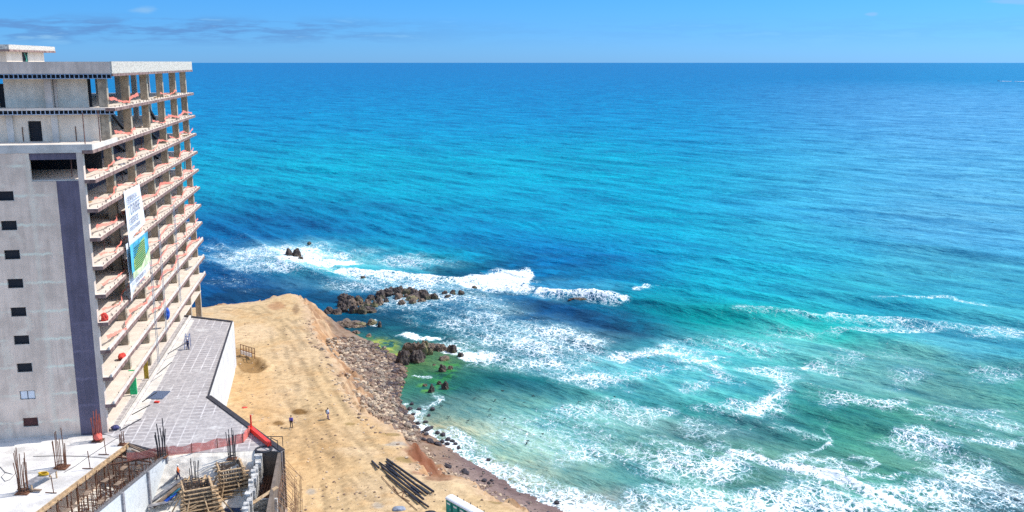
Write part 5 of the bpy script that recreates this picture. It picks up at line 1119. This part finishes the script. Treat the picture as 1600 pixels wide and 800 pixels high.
# ------------------------------------------------------------------ people
def skin_obj(name, verts, edges, rad, mat, parent, root=0, sub=1):
    me = bpy.data.meshes.new(name); me.from_pydata(verts, edges, []); me.materials.append(mat); o = bpy.data.objects.new(name, me); col.objects.link(o); o.parent = parent
    md = o.modifiers.new('skin', 'SKIN'); md.use_smooth_shade = True
    if not me.skin_vertices: me.skin_vertices.new() if hasattr(me.skin_vertices, 'new') else None
    for i, r_ in enumerate(rad): me.skin_vertices[0].data[i].radius = r_ if isinstance(r_, tuple) else (r_, r_)
    me.skin_vertices[0].data[root].use_root = True
    s_ = o.modifiers.new('sub', 'SUBSURF'); s_.levels = sub; s_.render_levels = sub; return o
SKIN = plain('skin', (.42, .24, .16), .6, .1); HAIR = plain('dark_hair', (.02, .015, .012), .7, .2)
def person(loc, rz, label, top, legs, head=None, hat=None, stride=.12, crouch=0, arm=(0, 0), scale=1.0, bag=None):
    root = empty('person', loc, rz, label, 'person'); root.scale = (scale,) * 3
    hz = .93 - crouch; cy = crouch * .3; s = stride
    V = [(0, 0, hz + .04), (0, .0 + cy * .3, hz + .2), (0, cy * .5, hz + .40), (0, cy * .6, hz + .52), (0, cy * .7 + .01, hz + .60), (0, cy * .7 + .02, hz + .70), (0, cy * .7 + .01, hz + .79)]
    rad = [(.15, .11), (.125, .09), (.16, .105), (.06, .06), (.055, .06), (.085, .095), (.06, .07)]; Ed = [(i, i + 1) for i in range(6)]
    V.append((0, cy * .7 + .125, hz + .69)); rad.append((.014, .014)); Ed.append((5, 7))                   # nose
    jt, jr, je, lt, lr, le = [], [], [], [], [], []
    for sd in (-1, 1):
        ab = arm[0 if sd < 0 else 1]; b0 = len(V)
        sh = (sd * .19, cy * .5, hz + .47); el = (sd * .25, cy * .5 - .02 + ab * .18, hz + .20); wr = (sd * .23, cy * .5 + .06 + ab * .42, hz - .03 + ab * .26); pm = (sd * .23, wr[1] + .05, wr[2] - .08)
        V += [sh, el, wr, pm]; rad += [.058, .042, .028, (.040, .022)]; Ed += [(2, b0), (b0, b0 + 1), (b0 + 1, b0 + 2), (b0 + 2, b0 + 3)]
        for q, (fx, L) in enumerate(((-.027, .07), (-.009, .08), (.009, .076), (.026, .06))):
            k_ = len(V); V += [(pm[0] + fx, pm[1] + .01, pm[2] - .035), (pm[0] + fx * 1.15, pm[1] + .025, pm[2] - .035 - L)]; rad += [.010, .008]; Ed += [(b0 + 3, k_), (k_, k_ + 1)]
        k_ = len(V); V += [(pm[0] - sd * .035, pm[1] + .03, pm[2] + .01), (pm[0] - sd * .045, pm[1] + .055, pm[2] - .04)]; rad += [.012, .009]; Ed += [(b0 + 3, k_), (k_, k_ + 1)]
        jt.append((sh, el, wr))
        h0 = len(V); st_ = sd * s
        V += [(sd * .095, 0, hz), (sd * .10, .06 * (1 if crouch else .3) + st_ * .5 + crouch * .6, .50 - crouch * .15), (sd * .10, st_, .09), (sd * .11, st_ + .15, .035)]
        rad += [(.09, .09), (.06, .06), (.042, .042), (.045, .028)]; Ed += [(0, h0), (h0, h0 + 1), (h0 + 1, h0 + 2), (h0 + 2, h0 + 3)]; lt.append(V[h0:h0 + 4])
    body = skin_obj('body', V, Ed, rad, SKIN, root)
    # jacket
    JV = V[0:3] + [(0, cy * .6, hz + .50)]; JR = [(.175, .135), (.155, .12), (.19, .13), (.075, .075)]; JE = [(0, 1), (1, 2), (2, 3)]
    for sh, el, wr in jt: k_ = len(JV); JV += [sh, el, wr]; JR += [.078, .058, .045]; JE += [(2, k_), (k_, k_ + 1), (k_ + 1, k_ + 2)]
    skin_obj('jacket', JV, JE, JR, top, root)
    LV = [V[0]]; LR = [(.165, .125)]; LE = []
    for l4 in lt: k_ = len(LV); LV += l4[:3]; LR += [.105, .075, .06]; LE += [(0, k_), (k_, k_ + 1), (k_ + 1, k_ + 2)]
    skin_obj('trousers', LV, LE, LR, legs, root)
    for l4 in lt: m = MB(); p = l4[2]; m.box(p[0] - .055, p[0] + .055, p[1] - .07, p[1] + .2, 0, .085); m.build('shoe', M_black, root)
    hc = Vector(V[5]) + Vector((0, -.005, .045)); bm = bmesh.new(); bmesh.ops.create_icosphere(bm, subdivisions=2, radius=1)
    for v in bm.verts: v.co = Vector((v.co.x * .112, v.co.y * .128, max(v.co.z, -.25) * .105)) + hc
    me = bpy.data.meshes.new('helmet' if hat else 'hair'); bm.to_mesh(me); bm.free(); me.materials.append(hat or HAIR); o = bpy.data.objects.new(me.name, me); col.objects.link(o); o.parent = root
    if bag: m = MB(); m.box(-.17, .17, -.28, -.12, hz + .1, hz + .5); m.build('backpack', bag, root)
    return root
M_vj = plain('blue_violet_jacket', (.06, .06, .45), .8, .2); M_blk = plain('black_cloth', (.015, .015, .02), .8, .3); M_nv = plain('navy_cloth', (.02, .02, .07), .8, .3)
M_lb = plain('pale_blue_shirt', (.42, .50, .62), .8, .1); M_or = plain('orange_vest', (.85, .16, .02), .7, .1); M_ylw = plain('yellow_vest', (.7, .5, .04), .7, .1)
person(zg(455.5, 668), R(170), 'person in a blue jacket and black trousers standing on the bare earth', M_vj, M_blk, scale=1.04)
person(zg(512.5, 655), R(-110), 'person in a pale shirt and dark trousers walking on the bare earth', M_lb, plain('purple_trousers', (.08, .05, .20), .8, .2), head=None, stride=.2, bag=M_blk)
wp = on_floor(279, 750); wz = wp.z
person((wp.x, wp.y, wz), R(-70), 'worker in an orange vest and white helmet near the block wall', M_or, M_nv, hat=M_white, stride=.22, arm=(.3, .1), scale=1.05)
person(at(294, 546, 16.9), R(120), 'worker in dark clothes beside the blue step ladder', M_nv, M_nv, hat=M_white, stride=.15, arm=(.6, .6))
person(bw(45, 4.6, ZK[11]), R(140), 'worker with a yellow vest bending on the top open floor', M_ylw, M_nv, hat=M_ylw, crouch=.25, arm=(.5, .9))
person(bw(24, 6.0, ZK[11]), R(90), 'worker in orange crouching deep on the top open floor', M_or, M_nv, hat=M_or, crouch=.42, arm=(.4, .4))

# ------------------------------------------------------------------ rocks and stones
def rock_mat(name, lo, mid_, hi, green=0):
    t = NT(name); v = t.coord(); n1 = t.noise(v, .8, 8, .65); n2 = t.noise(v, 4, 6, .65)
    rp = t.n('ShaderNodeValToRGB'); e = rp.color_ramp.elements; e[0].position = .36; e[0].color = (*lo, 1); e[1].position = .66; e[1].color = (*hi, 1); q = rp.color_ramp.elements.new(.5); q.color = (*mid_, 1)
    t.l(t.math('ADD', t.math('MULTIPLY', n1, .5), t.math('MULTIPLY', n2, .5)), rp.inputs[0]); c = rp.outputs[0]
    if green:
        g = t.noise(t.coord((1, 1, 1)), .35, 5); c = t.mix(t.mapr(g, .52, .62, 0, green), c, (.22, .28, .03))
    t.l(c, t.b.inputs['Base Color']); t.b.inputs['Roughness'].default_value = .65; h = t.math('ADD', n1, t.math('MULTIPLY', n2, .5)); t.l(t.bump(h, 1, .5), t.b.inputs['Normal']); return t.m
M_reef = rock_mat('dark_reef_rock', (.012, .009, .010), (.06, .038, .030), (.19, .125, .085), .12)
M_reefb = rock_mat('brown_reef_rock', (.045, .03, .025), (.16, .105, .07), (.34, .235, .15), .25)
M_stone = [rock_mat('grey_cobble', (.08, .06, .045), (.27, .205, .15), (.50, .40, .29)), rock_mat('brown_cobble', (.06, .034, .024), (.25, .155, .10), (.48, .33, .22)), rock_mat('dark_cobble', (.02, .02, .03), (.05, .04, .05), (.12, .09, .09))]
def reef(px_, py_, wpx, hpx, hz, mat, seed, label, group=None, z0=0.0, lumps=None, name='sea_rock'):
    c = at(px_, py_, z0); ux = (at(px_ + wpx / 2, py_, z0) - c); uy = (at(px_, py_ - hpx / 2, z0) - c)
    sx = ux.length * 1.28; sy = max(.4, uy.length * 1.0); hz *= 1.45; sy = min(sy, sx * 2.2)
    bm = bmesh.new(); r_ = random.Random(seed); n = lumps or max(1, min(12, int(sx / .8)))
    for i in range(n):
        f_ = 0 if n == 1 else (i / (n - 1) * 2 - 1); rad = (sx / n * 1.75 if n > 1 else sx) * r_.uniform(.55, 1.25); cy = r_.uniform(-.5, .5) * sy if n > 1 else 0
        ry = min(max(rad * r_.uniform(.8, 1.4), .3), sy * 1.0 if n == 1 else sy * .8); rz_ = hz * r_.uniform(.65, 1.1)
        ret = bmesh.ops.create_icosphere(bm, subdivisions=4 if sx > 1.2 else 3, radius=1); vs_ = ret['verts']
        V = np.array([v.co[:] for v in vs_]); so_ = seed * 3.1 + i * 7.7
        nn = fbm(V[:, 0] * 1.2 + so_, V[:, 1] * 1.2 + 4, V[:, 2] * 1.2 + so_ * .5, oct=5, seed=seed + i); ridge = np.abs(fbm(V[:, 0] * 2.2 + so_, V[:, 1] * 2.2 + 14, V[:, 2] * 2.2, oct=4, seed=seed + i + 50) - .5) * 2
        k_ = 1 + (nn - .5) * .9 - (1 - ridge) ** 3 * .22
        for v, kk in zip(vs_, k_): v.co = Vector((v.co.x * rad * kk + f_ * sx * (1 - .5 * rad / sx), v.co.y * ry * kk + cy, v.co.z * rz_ * kk))
    me = bpy.data.meshes.new(name); bm.to_mesh(me); bm.free(); me.materials.append(mat); o = bpy.data.objects.new(name, me); col.objects.link(o)
    o.location = (c.x, c.y, z0 - hz * .12); o.rotation_euler = (0, 0, math.atan2(-c.x, c.y) * -1 * 0 + r_.uniform(-.1, .1)); return tag(o, label, 'rock', group)
RK = [(536, 480, 16, 8, 1.6, M_reef, 'dark jagged rock between the purple black one and the broad one'), (572, 487, 20, 8, 1.3, M_reef, 'dark low front rock of the left reef group'), (603, 472, 12, 6, 1.3, M_reef, 'small dark rock in the gap between the reef groups'), (628, 474, 14, 6, 1.1, M_reef, 'dark jagged rock under the right reef group'), (655, 461, 16, 7, 1.5, M_reef, 'dark jagged rock in the crest of the right group'), (512, 486, 8, 5, 1.0, M_reef, 'smallest dark rock off the headland'), (660, 560, 14, 8, 1.4, M_reef, 'dark jagged rock in the heart of the bay outcrops'), (637, 556, 12, 8, 1.6, M_reef, 'dark jagged rock on the landward side of the bay outcrops'), (686, 600, 7, 4, .7, M_reef, 'tiny dark rock between the two round boulders'), (664, 603, 6, 3, .5, M_reefb, 'tiny weedy rock beside the stony beach'),
 (457, 400, 15, 12, 2.2, M_reef, 'jagged dark rock standing in the foam left of the breakers'), (443, 408, 16, 6, .9, M_reef, 'low dark rock awash beside the jagged one'), (470, 404, 10, 5, .7, M_reef, 'small dark rock right of the jagged one'), (451, 415, 8, 3, .5, M_reef, 'tiny dark rock in front of the jagged one'), (434, 401, 6, 3, .5, M_reef, 'tiny dark rock left of the jagged one'), (483, 380, 7, 2.5, .5, M_reef, 'tiny rock in a foam ring behind the jagged one'),
 (518, 490, 18, 12, 1.6, M_reef, 'purple black rock at the left end of the reef row'), (552, 487, 30, 12, 2.0, M_reef, 'broad dark brown reef rock second in the row'), (566, 478, 36, 10, 1.6, M_reefb, 'brown reef hump in the middle of the left group'), (548, 472, 26, 8, 1.6, M_reef, 'dark reef crest behind the left group'), (583, 477, 20, 12, 1.5, M_reefb, 'brown reef rock at the right of the left group'),
 (581, 468, 12, 10, 1.8, M_reef, 'round black rock between the two reef groups'), (594, 466, 12, 9, 1.8, M_reef, 'round dark rock next to the round black one'), (612, 464, 22, 10, 1.6, M_reef, 'dark rock at the left end of the right reef group'), (622, 458, 28, 7, 1.5, M_reef, 'dark reef crest at the back of the right group'), (643, 457, 14, 8, 1.7, M_reef, 'black rounded rock at the top of the right group'), (634, 468, 24, 9, 1.4, M_reefb, 'brown reef rock in the middle of the right group'),
 (645, 474, 28, 9, 1.4, M_reefb, 'brown low reef rock at the front of the right group'), (664, 466, 30, 9, 1.5, M_reef, 'dark reef rock at the right end of the right group'), (675, 464, 14, 6, 1.1, M_reef, 'small dark rock off the end of the right group'), (708, 458, 24, 4, .8, M_reef, 'low black rock apart under the breaking wave'), (700, 463, 14, 3, .6, M_reef, 'thin dark rock awash below the low black one'),
 (528, 509, 26, 8, .9, M_reefb, 'flat brown ledge nearest the headland'), (560, 506, 40, 9, .9, M_reefb, 'flat brown rock ledge with green edge'), (545, 512, 30, 5, .6, M_reefb, 'thin brown ledge in front of the flat ones'), (593, 510, 7, 6, 1.0, M_reef, 'small dark rock with a splash beside it'), (557, 521, 12, 5, .7, M_reefb, 'small mossy rock in the green shallows'), (576, 526, 8, 4, .5, M_reefb, 'smallest mossy rock in the green shallows'), (545, 527, 16, 8, .8, M_reef, 'dark brown rock where the ledge meets the beach'),
 (650, 552, 34, 22, 2.2, M_reefb, 'largest brown rock outcrop in the bay'), (641, 566, 26, 16, 2.4, M_reef, 'dark front block of the largest outcrop'), (668, 546, 24, 14, 1.6, M_reefb, 'brown outcrop right of the largest one'), (688, 549, 28, 10, 1.3, M_reefb, 'lower brown rock spreading right of the outcrop'), (708, 550, 14, 8, 1.3, M_reef, 'round dark rock right of the outcrops'), (720, 557, 14, 7, 1.2, M_reef, 'brown rock farthest right in the bay'),
 (694, 562, 12, 6, .8, M_reefb, 'pinkish low rock below the outcrops'), (692, 580, 14, 9, 1.3, M_reef, 'dark rock in the bright green weed'), (704, 577, 8, 4, .8, M_reefb, 'small green topped rock beside the dark one'), (674, 612, 15, 12, 1.6, M_reef, 'round brown boulder alone near the stony beach'), (696, 607, 12, 9, 1.3, M_reef, 'smaller round boulder with green weed'), (678, 571, 7, 3, .5, M_reefb, 'low green rock in the weed patch'),
 (903, 468, 20, 4, .7, M_reef, 'black rock showing through the breaking wave'), (741, 449, 8, 3, .6, M_reef, 'dark rock tip below the wave splash'), (567, 433, 6, 2, .4, M_reef, 'dark rock tip in the long breaker')]
for i, (x, y, w_, h_, hz, mt, l) in enumerate(RK): reef(x, y, w_, h_, hz, mt, i + 1, l)
# stony beach: individual boulders (the largest), then the uncountable cobbles
stone_poly = [(500, 545), (520, 530), (548, 527), (575, 532), (600, 543), (622, 560), (636, 580), (630, 602), (622, 624), (636, 645), (650, 664), (662, 684), (650, 690), (640, 690), (610, 672), (585, 652), (565, 632), (548, 608), (536, 580), (520, 562)]
def in_poly(x, y, pts):
    r = False; n = len(pts)
    for i in range(n):
        x0, y0 = pts[i]; x1, y1 = pts[(i + 1) % n]
        if (y0 > y) != (y1 > y) and x < (x1 - x0) * (y - y0) / (y1 - y0) + x0: r = not r
    return r
def stone_mesh(seed, sub=2):
    bm = bmesh.new(); bmesh.ops.create_icosphere(bm, subdivisions=sub, radius=1); V = np.array([v.co[:] for v in bm.verts]); n = fbm(V[:, 0] * 1.1 + seed * 3, V[:, 1] * 1.1 + 7, V[:, 2] * 1.1 + 2, oct=3, seed=seed)
    r_ = random.Random(seed); a, b, c = r_.uniform(.8, 1.3), r_.uniform(.7, 1.1), r_.uniform(.5, .8)
    for v, k_ in zip(bm.verts, n): v.co = Vector((v.co.x * a, v.co.y * b, v.co.z * c)) * (1 + (k_ - .5) * 1.1)
    return bm
sm = []
for i in range(9):
    bm = stone_mesh(i + 1); me = bpy.data.meshes.new('boulder'); bm.to_mesh(me); bm.free(); me.materials.append(M_stone[i % 3] if i % 3 < 2 else M_stone[1]); sm.append(me)
smd = []
for i in range(3):
    bm = stone_mesh(i + 31); me = bpy.data.meshes.new('black_stone'); bm.to_mesh(me); bm.free(); me.materials.append(M_stone[2]); smd.append(me)
r5 = random.Random(77); made = 0
while made < 170:
    x, y = r5.uniform(500, 765), r5.uniform(522, 742)
    if not in_poly(x, y, stone_poly): continue
    g = on_ground(x, y, 2); s_ = r5.uniform(.32, .7) * (1 if r5.random() < .85 else 1.4)
    o = bpy.data.objects.new('boulder', r5.choice(sm)); col.objects.link(o); o.location = g + Vector((0, 0, s_ * .15)); o.scale = (s_, s_, s_); o.rotation_euler = (r5.uniform(-.3, .3), r5.uniform(-.3, .3), r5.uniform(0, 6.3))
    zone = 'near the mossy shallows' if y < 575 else ('midway along the cliff foot' if y < 640 else 'towards the dark sand'); tone = 'brown' if o.data.materials[0] == M_stone[1] else 'grey'; tag(o, f"{'large' if s_ > .7 else 'small'} {tone} boulder on the stony beach {zone}", 'boulder', 'boulders on the stony beach'); made += 1
blk = [(626, 628), (632, 650), (640, 655), (647, 648), (652, 662), (664, 660), (670, 650), (675, 668), (668, 672), (684, 678), (692, 680), (700, 688), (706, 690), (672, 690), (682, 694), (687, 697), (662, 688), (676, 692), (717, 701), (645, 668), (655, 678), (640, 640), (644, 632), (665, 680), (690, 690), (698, 694), (712, 694), (724, 737), (728, 740), (757, 752), (764, 756), (768, 752), (699, 731), (763, 719), (870, 787), (676, 640), (655, 640), (637, 662), (650, 670), (660, 676)]
for i, (x, y) in enumerate(blk):
    for j in range(2 if i < 30 else 1):
        g = on_ground(x + r5.uniform(-3, 3) * j, y + r5.uniform(-2, 2) * j, .5); s_ = r5.uniform(.28, .6)
        o = bpy.data.objects.new('black_stone', r5.choice(smd)); col.objects.link(o); o.location = g + Vector((0, 0, s_ * .25)); o.scale = (s_,) * 3; o.rotation_euler = (0, 0, r5.uniform(0, 6.3))
        zn = 'below the cobbles, in the white wash' if y < 660 else ('at the start of the dark sand' if y < 700 else 'far down the sandy beach'); tag(o, 'wet black stone ' + zn, 'stone', 'black stones along the wash line')
# cobbles as one mass
base_bm = stone_mesh(3, 1); bv = np.array([v.co[:] for v in base_bm.verts]); bf = np.array([[v.index for v in f.verts] for f in base_bm.faces]); base_bm.free()
def scatter(name, n, region, smin, smax, mats, seed, label, zlim=(.02, 8), mi_for=None):
    r_ = random.Random(seed); Vs, Fs, Mi = [], [], []; c = 0; x0, x1 = min(p[0] for p in region), max(p[0] for p in region); y0, y1 = min(p[1] for p in region), max(p[1] for p in region); tries = 0
    while c < n and tries < n * 12:
        tries += 1; x, y = r_.uniform(x0, x1), r_.uniform(y0, y1)
        if not in_poly(x, y, region): continue
        g = on_ground(x, y, 2)
        if not zlim[0] < g.z < zlim[1]: continue
        s_ = smin + (smax - smin) * r_.random() ** 3.2 * 1.3; a = r_.uniform(0, 6.3); ca, sa = math.cos(a) * s_, math.sin(a) * s_
        M_ = np.array([[ca, -sa, 0], [sa, ca, 0], [0, 0, s_ * r_.uniform(.7, 1.2)]]); Vs.append(bv @ M_.T + np.array([g.x, g.y, g.z + s_ * .1])); Fs.append(bf + c * len(bv)); Mi += [mi_for(g.z, r_) if mi_for else r_.randrange(len(mats))] * len(bf); c += 1
    V = np.concatenate(Vs); F_ = np.concatenate(Fs); me = bpy.data.meshes.new(name); me.from_pydata(V.tolist(), [], F_.tolist())
    for m_ in mats: me.materials.append(m_)
    me.polygons.foreach_set('material_index', Mi); o = bpy.data.objects.new(name, me); col.objects.link(o); return tag(o, label, 'stones', kind='stuff')
M_wet = rock_mat('wet_red_brown_cobble', (.02, .013, .012), (.085, .05, .042), (.19, .12, .10)); M_tanr = plain('tan_rubble', (.50, .38, .26), .95, .3)
scatter('cobbles', 6800, stone_poly, .10, .55, M_stone + [M_wet, M_tanr], 5, 'grey and brown cobbles covering the rocky beach below the cliff', mi_for=lambda z, r_: (r_.choice((2, 3, 3, 1)) if z < .55 + r_.random() * .4 else (r_.choice((4, 4, 1, 0)) if z > 1.7 + r_.random() * 1.5 else r_.choice((0, 0, 1, 1, 3, 4)))))
scatter('gravel', 320, [(700, 700), (760, 730), (800, 760), (850, 790), (900, 812), (850, 812), (760, 765), (700, 740), (670, 700)], .06, .22, [M_stone[2], M_stone[0]], 6, 'dark pebbles sprinkled over the wet sand', zlim=(.02, 3))
# rock crumbs on the cliff face and lip
scatter('cliff_rubble', 1100, [(462, 458), (484, 480), (496, 520), (530, 560), (560, 620), (615, 664), (660, 690), (700, 735), (760, 755), (830, 800), (700, 790), (660, 745), (620, 700), (560, 660), (520, 600), (480, 530)], .06, .34, [M_tanr, M_stone[1]], 8, 'tan rubble crumbled along the cliff edge', zlim=(1, 9.6))
scatter('site_stones', 700, [(345, 480), (460, 462), (492, 520), (540, 600), (600, 670), (680, 745), (720, 800), (450, 800), (370, 600)], .05, .20, [MATS['tan_rubble'], M_stone[1]], 9, 'small loose stones scattered over the bare earth', zlim=(8, 9.8))
# floating kelp
Mk = plain('kelp', (.03, .035, .02), .5, .4)
for i, (x, y) in enumerate(((837, 611), (833, 618), (820, 629), (858, 602), (766, 639), (774, 625), (765, 648), (742, 622), (788, 654), (731, 657), (825, 689), (785, 610), (700, 651), (1013, 559), (1290, 512), (879, 636), (883, 640), (905, 628), (824, 693), (847, 678), (690, 634), (960, 620))):
    p = at(x, y, .25); m = MB(); a = random.uniform(-.5, .9)
    for j in range(4): q = p + Vector((random.uniform(-.2, .2), random.uniform(-.25, .25), 0)); d_ = Vector((math.cos(a + j * .5), math.sin(a + j * .5), 0)) * random.uniform(.12, .32); m.bar(q - d_, q + d_, .08, .05)
    tag(m.build('kelp_clump', Mk), 'small dark clump of kelp floating in the bay', 'kelp', 'dark kelp clumps floating in the bay')
# bird and far boat
bp = Vector((0, 0, CAMZ)) + (at(484.5, 176.5, 0) - Vector((0, 0, CAMZ))).normalized() * 190
bird = empty('bird', bp, 0, 'small dark bird gliding over the open sea', 'bird')
m = MB(); m.tube([(-.2, 0, 0), (-.08, 0, .02), (.1, 0, .02), (.22, 0, 0)], .05, 6, .02); m.build('body', M_black, bird)
for s_ in (-1, 1): m = MB(); m.face([(.08, s_ * .04, .03), (-.08, s_ * .04, .03), (-.10, s_ * .30, .12), (-.04, s_ * .5, .05), (.04, s_ * .28, .13)]); m.face([(.08, s_ * .04, .02), (.04, s_ * .28, .12), (-.04, s_ * .5, .04), (-.10, s_ * .30, .11), (-.08, s_ * .04, .02)]); m.build('wing', M_black, bird)
bt = at(1560, 126.8, 0); boat = empty('motor_boat', bt + Vector((0, 0, .3)), R(180), 'tiny dark motor boat with a white wake at the right edge', 'boat')
m = MB(); m.poly_prism([(-3.5, -1.2), (2, -1.3), (4.5, 0), (2, 1.3), (-3.5, 1.2)], 0, 1.2); m.build('hull', M_nv, boat); m = MB(); m.box(-1.5, 1, -.8, .8, 1.2, 2.4); m.build('cabin', M_white, boat)
wk = MB()
for k_, (x0, x1, w_) in enumerate(((1563, 1580, 10), (1586, 1592, 5), (1592, 1606, 12))):
    a, b = at(x0, 126.9 + k_ * .25, 1.2), at(x1, 126.9 + k_ * .3, 1.2); n = 14
    for i in range(n):
        t_ = (i + .5) / n; p = a.lerp(b, t_); e_ = w_ * (.3 + .7 * math.sin(math.pi * t_)) * random.uniform(.6, 1.2); wk.box(p.x - 1.8, p.x + 1.8, p.y - e_, p.y + e_, .2, 1.2 + random.uniform(0, .5))
tag(wk.build('boat_wake', plain('wake_foam', (.85, .87, .88), .9, .1)), 'white foam wake behind the far motor boat', 'wake', kind='stuff')
